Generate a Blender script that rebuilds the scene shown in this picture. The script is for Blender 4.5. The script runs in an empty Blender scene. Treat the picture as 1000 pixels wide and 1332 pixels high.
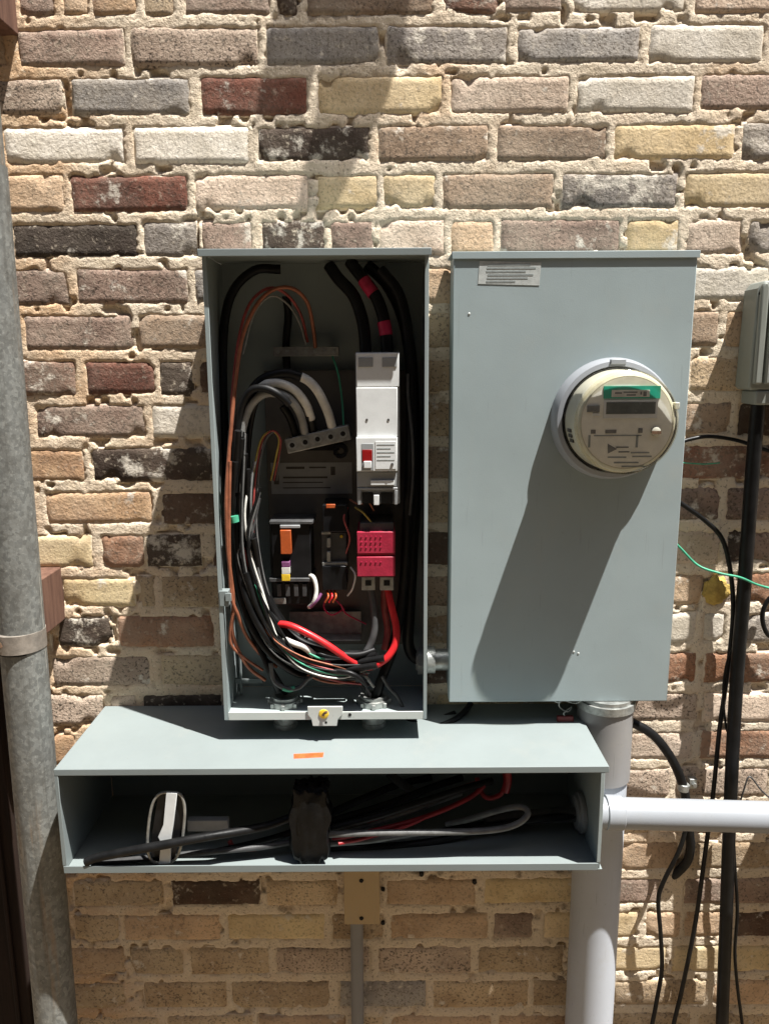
import bpy, bmesh, math, random
import numpy as np
from mathutils import Vector, Matrix, noise

random.seed(7)
SC = bpy.context.scene
COL = SC.collection

# ------------------------------------------------------------------ camera, sky, sun, exposure
FPX, PITCH, ROLL, DIST, CAMZ = 1000.0, math.radians(11.0), math.radians(0.34), 1.339, 1.5
F = Vector((0, math.cos(PITCH), -math.sin(PITCH)))
U0 = Vector((0, math.sin(PITCH), math.cos(PITCH)))
R0 = Vector((1, 0, 0))
RV = R0 * math.cos(ROLL) - U0 * math.sin(ROLL)
UV = U0 * math.cos(ROLL) + R0 * math.sin(ROLL)
CAMP = Vector((0, -DIST, CAMZ))

cd = bpy.data.cameras.new('camera')
cam = bpy.data.objects.new('camera', cd)
COL.objects.link(cam)
m = Matrix((RV, UV, -F)).transposed().to_4x4()
m.translation = CAMP
cam.matrix_world = m
cd.sensor_fit = 'HORIZONTAL'
cd.sensor_width = 36.0
cd.lens = 36.0 * FPX / 1000.0
cd.clip_start = 0.02
cd.clip_end = 500
SC.camera = cam

SUN = Vector((1.62, -1.0, 5.0)).normalized()
world = bpy.data.worlds.new('World')
SC.world = world
world.use_nodes = True
wn = world.node_tree
sky = wn.nodes.new('ShaderNodeTexSky')
sky.sky_type = 'NISHITA'
sky.sun_disc = False
sky.sun_elevation = math.asin(SUN.z)
sky.sun_rotation = math.atan2(SUN.x, SUN.y)
sky.air_density = 1.0
sky.dust_density = 2.0
bg = wn.nodes['Background']
bg.inputs['Strength'].default_value = 0.05
wn.links.new(sky.outputs[0], bg.inputs['Color'])

sl = bpy.data.lights.new('sun', 'SUN')
sl.energy = 5.0
sl.angle = math.radians(0.5)
sl.color = (1.0, 0.975, 0.935)
so = bpy.data.objects.new('sun', sl)
COL.objects.link(so)
so.rotation_euler = (-SUN).to_track_quat('-Z', 'Y').to_euler()
so.location = (3, -3, 8)

vs = SC.view_settings
SC.display_settings.display_device = 'sRGB'
vs.view_transform = 'Standard'
vs.look = 'None'
vs.gamma = 1.0
vs.use_curve_mapping = False
vs.exposure = 1.27


# ------------------------------------------------------------------ helpers
def at(px, py, Y):
    """point on the plane y = Y seen at photo pixel px, py (authoring help)"""
    d = F + RV * ((px - 500) / FPX) - UV * ((py - 666) / FPX)
    t = (Y + DIST) / d.y
    return CAMP + d * t


def lin(c):
    c = c / 255.0
    return c / 12.92 if c <= 0.04045 else ((c + 0.055) / 1.055) ** 2.4


def rgb(r, g, b, k=1.0):
    return (lin(r) * k, lin(g) * k, lin(b) * k, 1.0)


WL = {}


class MB:
    def __init__(s):
        s.v = []
        s.f = []

    def add(s, vs_, fs):
        n = len(s.v)
        s.v += [Vector(p) for p in vs_]
        s.f += [tuple(i + n for i in f) for f in fs]
        return s

    def box(s, x0, x1, y0, y1, z0, z1):
        return s.add([(x0, y0, z0), (x1, y0, z0), (x1, y1, z0), (x0, y1, z0),
                      (x0, y0, z1), (x1, y0, z1), (x1, y1, z1), (x0, y1, z1)],
                     [(0, 3, 2, 1), (4, 5, 6, 7), (0, 1, 5, 4), (1, 2, 6, 5), (2, 3, 7, 6), (3, 0, 4, 7)])

    def prism(s, pts, y0, y1):
        """pts: (x, z) polygon, extruded from y0 (front) to y1"""
        n = len(pts)
        vv = [(p[0], y0, p[1]) for p in pts] + [(p[0], y1, p[1]) for p in pts]
        ff = [tuple(range(n)), tuple(range(2 * n - 1, n - 1, -1))]
        for i in range(n):
            j = (i + 1) % n
            ff.append((i, i + n, j + n, j))
        return s.add(vv, ff)

    def ring(s, c, axis, profile, seg=32, close=False):
        """lathe: profile list of (radius, along)"""
        axis = Vector(axis).normalized()
        a = axis.orthogonal().normalized()
        b = axis.cross(a)
        c = Vector(c)
        n = len(s.v)
        for (r, h) in profile:
            for k in range(seg):
                t = 2 * math.pi * k / seg
                s.v.append(c + axis * h + (a * math.cos(t) + b * math.sin(t)) * r)
        L = len(profile)
        for i in range(L - 1 if not close else L):
            i2 = (i + 1) % L
            for k in range(seg):
                k2 = (k + 1) % seg
                s.f.append((n + i * seg + k, n + i * seg + k2, n + i2 * seg + k2, n + i2 * seg + k))
        if not close:
            s.f.append(tuple(n + k for k in range(seg))[::-1])
            s.f.append(tuple(n + (L - 1) * seg + k for k in range(seg)))
        return s

    def cyl(s, a, b, r, seg=24, r2=None):
        a, b = Vector(a), Vector(b)
        return s.ring(a, b - a, [(r, 0), (r2 if r2 is not None else r, (b - a).length)], seg)

    def tube(s, pts, r, seg=10, sub=6, smooth=True, flat=1.0):
        pts = [Vector(p) for p in pts]
        P = []
        if smooth and len(pts) > 2:
            q = [pts[0] * 2 - pts[1]] + pts + [pts[-1] * 2 - pts[-2]]
            for i in range(1, len(q) - 2):
                for k in range(sub):
                    t = k / sub
                    p0, p1, p2, p3 = q[i - 1], q[i], q[i + 1], q[i + 2]
                    P.append(0.5 * ((2 * p1) + (p2 - p0) * t + (2 * p0 - 5 * p1 + 4 * p2 - p3) * t * t
                                    + (3 * p1 - p0 - 3 * p2 + p3) * t ** 3))
            P.append(pts[-1])
        else:
            P = pts
        n = len(s.v)
        ref = None
        for i, p in enumerate(P):
            d = (P[min(i + 1, len(P) - 1)] - P[max(i - 1, 0)]).normalized()
            if ref is None:
                ref = d.orthogonal().normalized()
            a = (ref - d * ref.dot(d)).normalized()
            ref = a
            b = d.cross(a)
            rr = r(i / max(1, len(P) - 1)) if callable(r) else r
            for k in range(seg):
                t = 2 * math.pi * k / seg
                s.v.append(p + a * math.cos(t) * rr + b * math.sin(t) * rr * flat)
        for i in range(len(P) - 1):
            for k in range(seg):
                k2 = (k + 1) % seg
                s.f.append((n + i * seg + k, n + i * seg + k2, n + (i + 1) * seg + k2, n + (i + 1) * seg + k))
        s.f.append(tuple(n + k for k in range(seg))[::-1])
        s.f.append(tuple(n + (len(P) - 1) * seg + k for k in range(seg)))
        return s


def link(o, wloc, parent=None):
    COL.objects.link(o)
    if parent is not None:
        o.parent = parent
        o.location = Vector(wloc) - WL[parent.name]
    else:
        o.location = wloc
    WL[o.name] = Vector(wloc)
    return o


def obj(name, mb, mat, parent=None, bevel=0.0, smooth=True, seg=2, angle=35):
    """link a mesh builder as ONE mesh object centred on its own middle"""
    V = mb.v
    lo = Vector((min(p.x for p in V), min(p.y for p in V), min(p.z for p in V)))
    hi = Vector((max(p.x for p in V), max(p.y for p in V), max(p.z for p in V)))
    c = (lo + hi) / 2
    me = bpy.data.meshes.new(name)
    me.from_pydata([p - c for p in V], [], mb.f)
    bm = bmesh.new()
    bm.from_mesh(me)
    bmesh.ops.recalc_face_normals(bm, faces=bm.faces)
    for e in bm.edges:
        if len(e.link_faces) == 2:
            e.smooth = e.calc_face_angle(0) < math.radians(angle)
    for f in bm.faces:
        f.smooth = smooth
    bm.to_mesh(me)
    bm.free()
    me.materials.append(mat)
    o = bpy.data.objects.new(name, me)
    link(o, c, parent)
    if bevel:
        b = o.modifiers.new('bevel', 'BEVEL')
        b.width = bevel
        b.segments = seg
        b.limit_method = 'ANGLE'
        b.angle_limit = math.radians(40)
        b.harden_normals = False
    return o


def thing(name, label, cat, loc, group=None):
    o = bpy.data.objects.new(name, None)
    o.empty_display_size = 0.05
    link(o, loc)
    o['label'] = label
    o['category'] = cat
    if group:
        o['group'] = group
    return o


def tag(o, label, cat, group=None):
    o['label'] = label
    o['category'] = cat
    if group:
        o['group'] = group
    return o


# ------------------------------------------------------------------ materials
class NT:
    def __init__(s, name):
        s.m = bpy.data.materials.new(name)
        s.m.use_nodes = True
        s.t = s.m.node_tree
        s.b = s.t.nodes['Principled BSDF']
        s.tc = s.t.nodes.new('ShaderNodeTexCoord')
        s.oi = None

    def n(s, typ, **kw):
        nd = s.t.nodes.new(typ)
        for k, v in kw.items():
            setattr(nd, k, v)
        return nd

    def L(s, a, b):
        s.t.links.new(a, b)

    def coord(s, rnd=True, scale=None, kind='Object'):
        out = s.tc.outputs[kind]
        if rnd:
            if s.oi is None:
                s.oi = s.n('ShaderNodeObjectInfo')
            mul = s.n('ShaderNodeMath', operation='MULTIPLY')
            mul.inputs[1].default_value = 41.0
            s.L(s.oi.outputs['Random'], mul.inputs[0])
            ad = s.n('ShaderNodeVectorMath', operation='ADD')
            s.L(out, ad.inputs[0])
            s.L(mul.outputs[0], ad.inputs[1])
            out = ad.outputs[0]
        if scale:
            sc = s.n('ShaderNodeVectorMath', operation='MULTIPLY')
            sc.inputs[1].default_value = scale
            s.L(out, sc.inputs[0])
            out = sc.outputs[0]
        return out

    def noise(s, vec, scale, detail=3, rough=0.55):
        nd = s.n('ShaderNodeTexNoise')
        nd.inputs['Scale'].default_value = scale
        nd.inputs['Detail'].default_value = detail
        nd.inputs['Roughness'].default_value = rough
        s.L(vec, nd.inputs['Vector'])
        return nd.outputs[0]

    def ramp(s, fac, lo, hi, a=0.0, b=1.0):
        mr = s.n('ShaderNodeMapRange')
        mr.interpolation_type = 'SMOOTHSTEP'
        mr.inputs[1].default_value = lo
        mr.inputs[2].default_value = hi
        mr.inputs[3].default_value = a
        mr.inputs[4].default_value = b
        s.L(fac, mr.inputs[0])
        return mr.outputs[0]

    def mix(s, fac, a, b, mode='MIX'):
        mx = s.n('ShaderNodeMix', data_type='RGBA', blend_type=mode)
        for sock, v in ((mx.inputs[0], fac), (mx.inputs[6], a), (mx.inputs[7], b)):
            if hasattr(v, 'is_linked'):
                s.L(v, sock)
            else:
                sock.default_value = v
        return mx.outputs[2]

    def math(s, op, a, b):
        nd = s.n('ShaderNodeMath', operation=op)
        for i, v in enumerate((a, b)):
            if hasattr(v, 'is_linked'):
                s.L(v, nd.inputs[i])
            else:
                nd.inputs[i].default_value = v
        return nd.outputs[0]

    def bump(s, h, dist, strength=1.0, prev=None):
        bn = s.n('ShaderNodeBump')
        bn.inputs['Strength'].default_value = strength
        bn.inputs['Distance'].default_value = dist
        s.L(h, bn.inputs['Height'])
        if prev is not None:
            s.L(prev, bn.inputs['Normal'])
        return bn.outputs[0]

    def done(s, col=None, rough=None, metal=0.0, normal=None, spec=0.5):
        if col is not None:
            if hasattr(col, 'is_linked'):
                s.L(col, s.b.inputs['Base Color'])
            else:
                s.b.inputs['Base Color'].default_value = col
        if rough is not None:
            if hasattr(rough, 'is_linked'):
                s.L(rough, s.b.inputs['Roughness'])
            else:
                s.b.inputs['Roughness'].default_value = rough
        s.b.inputs['Metallic'].default_value = metal
        s.b.inputs['Specular IOR Level'].default_value = spec
        if normal is not None:
            s.L(normal, s.b.inputs['Normal'])
        return s.m


KB = 1.17        # lit photo colour -> base colour of the masonry
MORT = rgb(208, 193, 171, KB)
MORT2 = rgb(196, 164, 130, KB)


def brick_mat(name, c1, c2, pits=0.5, pale=0.25, chalk=0.0, grain=1.0, edge=1.0, veil=1.0):
    t = NT(name)
    co = t.coord()
    big = t.noise(co, 11, 4)
    base = t.mix(t.ramp(big, 0.36, 0.64), rgb(*c1, KB), rgb(*c2, KB * .84))
    chalk = max(chalk, .16)
    if t.oi is None:
        t.oi = t.n('ShaderNodeObjectInfo')
    val = t.ramp(t.oi.outputs['Random'], 0, 1, 0.84, 1.14)
    comb = t.n('ShaderNodeCombineColor')
    for i in range(3):
        t.L(val, comb.inputs[i])
    base = t.mix(1.0, base, comb.outputs[0], 'MULTIPLY')
    fine = t.noise(co, 200, 3, 0.62)
    med = t.noise(co, 95, 4, 0.6)
    base = t.mix(t.ramp(med, 0.56, 0.72, 0, pale), base, rgb(214, 200, 178, KB))
    base = t.mix(t.ramp(fine, 0.53, 0.63, 0, min(.9, pits * 1.35)), base, rgb(46, 38, 32, KB))
    if chalk > 0:
        ch = t.noise(co, 22, 6, 0.68)
        base = t.mix(t.ramp(ch, 0.62 - 0.2 * chalk, 0.72 - 0.17 * chalk, 0, 0.85), base, rgb(208, 200, 186, KB))
    geo = t.n('ShaderNodeNewGeometry')
    base = t.mix(t.ramp(t.noise(geo.outputs['Position'], 7, 6, .65), .34, .72, .04 * veil, .32 * veil), base, rgb(204, 190, 170, KB))
    # mortar smeared over the arrises
    sep = t.n('ShaderNodeSeparateXYZ')
    t.L(t.tc.outputs['Generated'], sep.inputs[0])
    ex = t.math('ABSOLUTE', t.math('SUBTRACT', sep.outputs[0], 0.5), 0)
    ez = t.math('ABSOLUTE', t.math('SUBTRACT', sep.outputs[2], 0.5), 0)
    ex = t.math('POWER', t.math('MULTIPLY', ex, 2.0), 14.0)
    ez = t.math('POWER', t.math('MULTIPLY', ez, 2.0), 6.0)
    ed = t.math('MAXIMUM', ex, ez)
    en = t.noise(co, 38, 5, 0.65)
    e = t.math('ADD', t.math('MULTIPLY', ed, 0.46 * edge), t.math('MULTIPLY', en, 0.62))
    base = t.mix(t.ramp(e, 0.53, 0.66, 0, 0.9), base, MORT)
    h = t.bump(t.noise(co, 190, 4, 0.72), 0.0022 * grain, 0.9)
    h = t.bump(t.noise(co, 70, 5, 0.6), 0.0026 * grain, 0.6, h)
    return t.done(base, 0.92, 0, h, 0.2)


BM = {
    'white': brick_mat('white_brick', (230, 222, 208), (216, 206, 188), .25, .3, 0, .7),
    'pinkwhite': brick_mat('pink_white_brick', (212, 192, 172), (196, 172, 150), .35, .35, .1, .9),
    'cream': brick_mat('cream_brick', (216, 194, 154), (204, 178, 134), .25, .2, 0, .6),
    'yellow': brick_mat('yellow_brick', (212, 192, 150), (202, 176, 130), .25, .15, 0, .6),
    'tan': brick_mat('tan_brick', (190, 161, 130), (176, 145, 114), .35, .25, 0, .9),
    'orange': brick_mat('orange_brick', (196, 160, 122), (182, 140, 104), .3, .3, .05, 1.0),
    'mauve': brick_mat('mauve_brick', (150, 126, 112), (132, 110, 98), .55, .4, .08, 1.0),
    'brown': brick_mat('brown_brick', (152, 128, 106), (136, 114, 94), .5, .3, .0, .8),
    'gray': brick_mat('gray_brick', (154, 149, 143), (136, 131, 127), .5, .4, .1, .8),
    'graymix': brick_mat('chalky_gray_brick', (148, 140, 132), (126, 119, 114), .55, .5, .5, 1.2),
    'speckle': brick_mat('speckled_brick', (186, 166, 148), (172, 150, 132), .75, .5, .1, 1.2),
    'charcoal': brick_mat('charcoal_brick', (66, 56, 50), (50, 43, 39), .5, .45, .12, 1.3, 1.0, .35),
    'charmix': brick_mat('chalky_charcoal_brick', (72, 58, 50), (56, 44, 38), .4, .6, .55, 1.2, 1.0, .4),
    'red': brick_mat('dark_red_brick', (116, 70, 56), (98, 62, 52), .4, .3, .12, .9, 1.0, .55),
    'redmix': brick_mat('chalky_red_brick', (116, 72, 54), (92, 62, 50), .5, .5, .5, 1.2),
    'rust': brick_mat('rust_brick', (156, 110, 80), (138, 98, 74), .4, .3, .1, 1.0),
    'dark': brick_mat('dark_brown_brick', (84, 62, 50), (68, 52, 42), .4, .3, .05, .9, 1.0, .4),
    'sandy': brick_mat('sandy_brick', (190, 168, 136), (176, 150, 118), .5, .35, .1, 1.1),
}


def mortar_mat():
    t = NT('mortar')
    co = t.coord(False)
    big = t.noise(co, 4.5, 5, 0.6)
    sep = t.n('ShaderNodeSeparateXYZ')
    t.L(co, sep.inputs[0])
    left = t.ramp(sep.outputs[0], -0.65, -0.25, 0.22, 0.0)
    base = t.mix(t.ramp(t.math('ADD', big, left), 0.50, 0.82), MORT, MORT2)
    base = t.mix(t.ramp(t.noise(co, 16, 5), 0.50, 0.74, 0, .55), base, rgb(214, 196, 166, KB))
    base = t.mix(t.ramp(t.noise(co, 30, 6, .65), 0.60, 0.78, 0, .6), base, rgb(124, 98, 76, KB))
    base = t.mix(t.ramp(t.noise(co, 190, 3), 0.56, 0.68, 0, .55), base, rgb(92, 72, 56, KB))
    base = t.mix(t.ramp(t.noise(co, 160, 3), 0.58, 0.70, 0, .5), base, rgb(226, 214, 192, KB))
    h = t.bump(t.noise(co, 210, 4, .72), 0.0026, 1.0)
    h = t.bump(t.noise(co, 90, 5, .6), 0.003, 0.6, h)
    return t.done(base, 0.95, 0, h, 0.15)


def paint_mat(name, c, rough=0.42, k=1.0, dust=0.25, spec=0.4):
    t = NT(name)
    co = t.coord(False)
    a = t.noise(co, 3.0, 5, .6)
    base = t.mix(t.ramp(a, .3, .7), rgb(*c, k * 0.93), rgb(*c, k * 1.05))
    st = t.noise(t.coord(False, (60, 60, 2.2)), 1.0, 4, .6)
    base = t.mix(t.ramp(st, .55, .8, 0, dust * .5), base, rgb(170, 164, 150, k))
    base = t.mix(t.ramp(t.noise(co, 120, 3), .66, .74, 0, dust), base, rgb(120, 116, 106, k))
    base = t.mix(t.ramp(t.noise(co, 9, 6, .7), .52, .76, 0, dust * 1.6), base, rgb(172, 168, 156, k))
    sc = t.noise(t.coord(False, (240, 240, 9)), 1.0, 2, .5)
    base = t.mix(t.ramp(sc, .70, .74, 0, dust * 1.4), base, rgb(104, 104, 100, k))
    r = t.ramp(t.noise(co, 14, 4), .3, .7, rough - .06, rough + .1)
    h = t.bump(t.noise(co, 700, 2), 0.00025, 0.5)
    h = t.bump(t.noise(co, 6, 2), 0.005, 0.2, h)
    return t.done(base, r, 0, h, spec)


def simple(name, c, rough=0.5, metal=0.0, k=1.0, var=0.18, grain=0.0004, scale=60, spec=0.4):
    t = NT(name)
    co = t.coord(True)
    a = t.noise(co, scale, 4, .6)
    dk = tuple(v * (1 - var) for v in rgb(*c, k)[:3]) + (1,)
    lt = tuple(min(1, v * (1 + var)) for v in rgb(*c, k)[:3]) + (1,)
    base = t.mix(t.ramp(a, .3, .7), dk, lt)
    r = t.ramp(t.noise(co, scale * .6, 3), .3, .7, max(.05, rough - .08), min(1, rough + .1))
    h = t.bump(t.noise(co, scale * 5, 3), grain, 0.5)
    return t.done(base, r, metal, h, spec)


def galv_mat():
    t = NT('galvanised_steel')
    co = t.coord(True, (1, 1, .8))
    vo = t.n('ShaderNodeTexVoronoi')
    vo.inputs['Scale'].default_value = 170
    t.L(co, vo.inputs['Vector'])
    sp = t.n('ShaderNodeSeparateColor')
    t.L(vo.outputs['Color'], sp.inputs[0])
    base = t.mix(t.ramp(sp.outputs[0], 0, 1), rgb(108, 109, 105), rgb(132, 133, 128))
    base = t.mix(t.ramp(t.noise(co, 26, 6, .7), .42, .66, 0, .5), base, rgb(96, 94, 88))
    base = t.mix(t.ramp(t.noise(co, 190, 4, .7), .55, .7, 0, .5), base, rgb(168, 168, 160))
    rs = t.noise(t.coord(True, (34, 34, 3.0)), 1.0, 5, .65)
    base = t.mix(t.ramp(rs, .56, .74, 0, .6), base, rgb(140, 114, 86))
    ws = t.noise(t.coord(True, (90, 90, 2.4)), 1.0, 3, .6)
    base = t.mix(t.ramp(ws, .66, .74, 0, .6), base, rgb(196, 194, 182))
    ds = t.noise(t.coord(True, (70, 70, 1.4)), 1.0, 4, .6)
    base = t.mix(t.ramp(ds, .50, .72, 0, .55), base, rgb(78, 76, 70))
    h = t.bump(t.noise(co, 260, 4, .6), .0006, .7)
    return t.done(base, t.ramp(sp.outputs[1], 0, 1, .5, .7), .25, h, .4)


def wood_mat(name, c1, c2):
    t = NT(name)
    co = t.coord(True, (30, 30, 2.0))
    a = t.noise(co, 3, 6, .65)
    base = t.mix(t.ramp(a, .3, .7), rgb(*c1), rgb(*c2))
    h = t.bump(t.noise(co, 8, 5), .0015, .6)
    return t.done(base, .85, 0, h, .2)


def clear_mat(name, tint, alpha=0.85):
    t = NT(name)
    t.t.nodes.remove(t.b)
    out = t.t.nodes['Material Output']
    tr = t.n('ShaderNodeBsdfTransparent')
    tr.inputs[0].default_value = tint
    gl = t.n('ShaderNodeBsdfGlossy')
    gl.inputs['Roughness'].default_value = 0.09
    df = t.n('ShaderNodeBsdfDiffuse')
    df.inputs[0].default_value = rgb(206, 204, 190)
    fr = t.n('ShaderNodeFresnel')
    fr.inputs[0].default_value = 1.07
    m1 = t.n('ShaderNodeMixShader')
    nz = t.noise(t.coord(False), 40, 4)
    t.L(t.ramp(nz, .3, .75, 0.01, 1 - alpha), m1.inputs[0])
    t.L(tr.outputs[0], m1.inputs[1])
    t.L(df.outputs[0], m1.inputs[2])
    m2 = t.n('ShaderNodeMixShader')
    t.L(fr.outputs[0], m2.inputs[0])
    t.L(m1.outputs[0], m2.inputs[1])
    t.L(gl.outputs[0], m2.inputs[2])
    t.L(m2.outputs[0], out.inputs[0])
    return t.m


M = dict(
    mortar=mortar_mat(),
    paint=paint_mat('grey_enamel', (146, 156, 155), .5, .95, .15, .25),
    cover=paint_mat('grey_enamel_cover', (150, 162, 163), .5, 1.0, .10, .25),
    trough=paint_mat('pale_grey_enamel', (142, 151, 150), .5, .72, .10, .25),
    plate=simple('sub_panel_steel', (94, 91, 86), .45, .2, 1, .15, .0003, 20),
    galv=galv_mat(),
    zinc=simple('zinc_fitting', (158, 160, 156), .38, .6, 1, .25, .0008, 80),
    alu=simple('aluminium_lug', (150, 150, 144), .42, .5, 1, .2, .0006, 90),
    flange=paint_mat('pale_flange_enamel', (190, 194, 188), .45, .95, .15),
    pvc=paint_mat('grey_pvc', (164, 168, 173), .38, .72, .10, .35),
    pvcl=paint_mat('pale_pvc', (192, 197, 204), .42, .86, .2, .3),
    pvcd=paint_mat('dull_pvc', (150, 148, 146), .45, .8, .2),
    black=simple('black_rubber', (20, 20, 20), .42, 0, 1, .35, .0004, 40, .22),
    blackg=simple('black_plastic', (22, 22, 23), .35, 0, 1, .3, .0002, 40, .25),
    tape=simple('black_tape', (15, 15, 15), .3, 0, 1, .4, .0008, 30, .16),
    dgrey=simple('dark_grey_wire', (66, 66, 66), .45, 0, 1, .25, .0004, 50),
    wire_grey=simple('grey_wire', (138, 138, 134), .45, 0, 1, .2, .0004, 50),
    wire_mid=simple('mid_grey_wire', (96, 96, 94), .45, 0, 1, .25, .0004, 50),
    wire_dimred=simple('deep_red_wire', (140, 32, 36), .42, 0, 1, .2, .0003, 50),
    wire_white=simple('white_wire', (206, 204, 196), .42, 0, 1, .15, .0003, 50),
    wire_red=simple('red_wire', (196, 36, 40), .38, 0, 1, .15, .0003, 50),
    wire_pink=simple('dull_red_wire', (150, 66, 62), .45, 0, 1, .25, .0003, 50),
    wire_green=simple('green_wire', (66, 150, 118), .45, 0, 1, .2, .0003, 50),
    wire_yellow=simple('yellow_wire', (170, 150, 70), .45, 0, 1, .2, .0003, 50),
    copper=simple('copper_orange_wire', (146, 90, 66), .4, .2, 1, .25, .0004, 50),
    white=simple('white_plastic', (222, 224, 222), .4, 0, .9, .05, .0002, 30),
    greyp=simple('grey_plastic', (150, 152, 152), .45, 0, .9, .1, .0003, 30),
    redp=simple('red_plastic', (160, 36, 60), .5, 0, 1, .12, .0005, 60),
    redd=simple('dark_red_plastic', (140, 26, 24), .35, 0, 1, .1, .0002, 60),
    orange=simple('orange_plastic', (168, 80, 38), .4, 0, 1, .15, .0003, 60),
    yellow=simple('yellow_plastic', (222, 186, 52), .4, 0, 1, .12, .0003, 60),
    purple=simple('purple_plastic', (120, 72, 110), .4, 0, 1, .12, .0003, 60),
    magenta=simple('magenta_tape', (170, 34, 70), .45, 0, 1, .2, .0006, 60),
    cream=simple('meter_cream_plastic', (196, 194, 178), .4, 0, .85, .06, .0003, 30),
    face=simple('meter_face', (212, 211, 200), .5, 0, 1.15, .06, .0002, 60),
    teal=simple('teal_label', (34, 160, 132), .4, 0, 1, .06, .0001, 60),
    lcd=simple('lcd_glass', (78, 80, 76), .2, 0, 1, .15, .0001, 60),
    ink=simple('dark_print', (66, 62, 58), .6, 0, 1, .2, .0001, 60),
    foil=simple('silver_label', (196, 200, 196), .35, .1, .9, .12, .0003, 120),
    foilg=simple('faded_print', (150, 156, 154), .4, .1, .9, .12, .0003, 120),
    sticker=simple('orange_sticker', (214, 86, 44), .5, 0, 1, .25, .0002, 90),
    beige=paint_mat('beige_paint', (196, 170, 128), .55, .85, .15),
    ubox=paint_mat('grey_green_plastic', (142, 146, 138), .5, .85, .2),
    foam=simple('yellow_foam', (190, 160, 84), .9, 0, .85, .25, .004, 60),
    wood=wood_mat('brown_timber', (112, 84, 70), (86, 62, 52)),
    jamb=wood_mat('dark_timber', (44, 32, 26), (30, 22, 18)),
    strap=simple('steel_strap', (142, 134, 124), .48, .3, 1, .2, .0006, 60),
    bolt=simple('rusty_bolt', (110, 86, 66), .6, .3, 1, .3, .0006, 90),
    hole=simple('dark_hole', (20, 18, 16), .8, 0, 1, .2, .0003, 60),
    steel=simple('grey_steel', (120, 120, 118), .5, .3, 1, .2, .0005, 40),
)


def ground_mat():
    t = NT('paving')
    co = t.coord(False)
    base = t.mix(t.ramp(t.noise(co, 1.2, 6, .6), .3, .7), rgb(120, 106, 86), rgb(98, 86, 70))
    base = t.mix(t.ramp(t.noise(co, 60, 4), .5, .7, 0, .5), base, rgb(56, 50, 44))
    h = t.bump(t.noise(co, 80, 5), .006, .6)
    return t.done(base, .95, 0, h, .2)


# ------------------------------------------------------------------ ground
g = MB().add([(-60, -60, 0), (60, -60, 0), (60, 60, 0), (-60, 60, 0)], [(0, 1, 2, 3)])
go = obj('ground', g, ground_mat())
go['kind'] = 'structure'

# unseen building added behind the camera to block part of the sky
ob_ = thing('sky_blocking_building', 'added unseen dark rendered building behind the camera, blocking part of the sky', 'building', (0, -4.2, 0))
mt_ = simple('dark_render', (96, 88, 80), .9, 0, 1, .15, .003, 3)
obj('facade', MB().box(-9, 9, -6.0, -4.2, .002, 6.2), mt_, ob_)
obj('parapet', MB().box(-9.05, 9.05, -6.05, -4.12, 6.202, 6.4), mt_, ob_)
for k in range(4):
    wx = -6.2 + k * 4.1
    wf = obj('window', MB().box(wx, wx + 1.2, -4.198, -4.15, 2.2, 3.8), simple('window_paint', (70, 66, 60), .6), ob_)
    obj('pane', MB().box(wx + .08, wx + 1.12, -4.149, -4.14, 2.28, 3.72), simple('window_glass', (30, 34, 38), .1), wf)

# ------------------------------------------------------------------ brick wall
WX0, WX1, WZ0, WZ1 = -1.55, 1.55, -1.5, 1.25     # z relative to the camera height
wall = thing('brick_wall', 'weathered wall of mixed pale, grey, red and charcoal old bricks behind the electrical boxes',
             'wall', (0, 0, 0))

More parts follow.
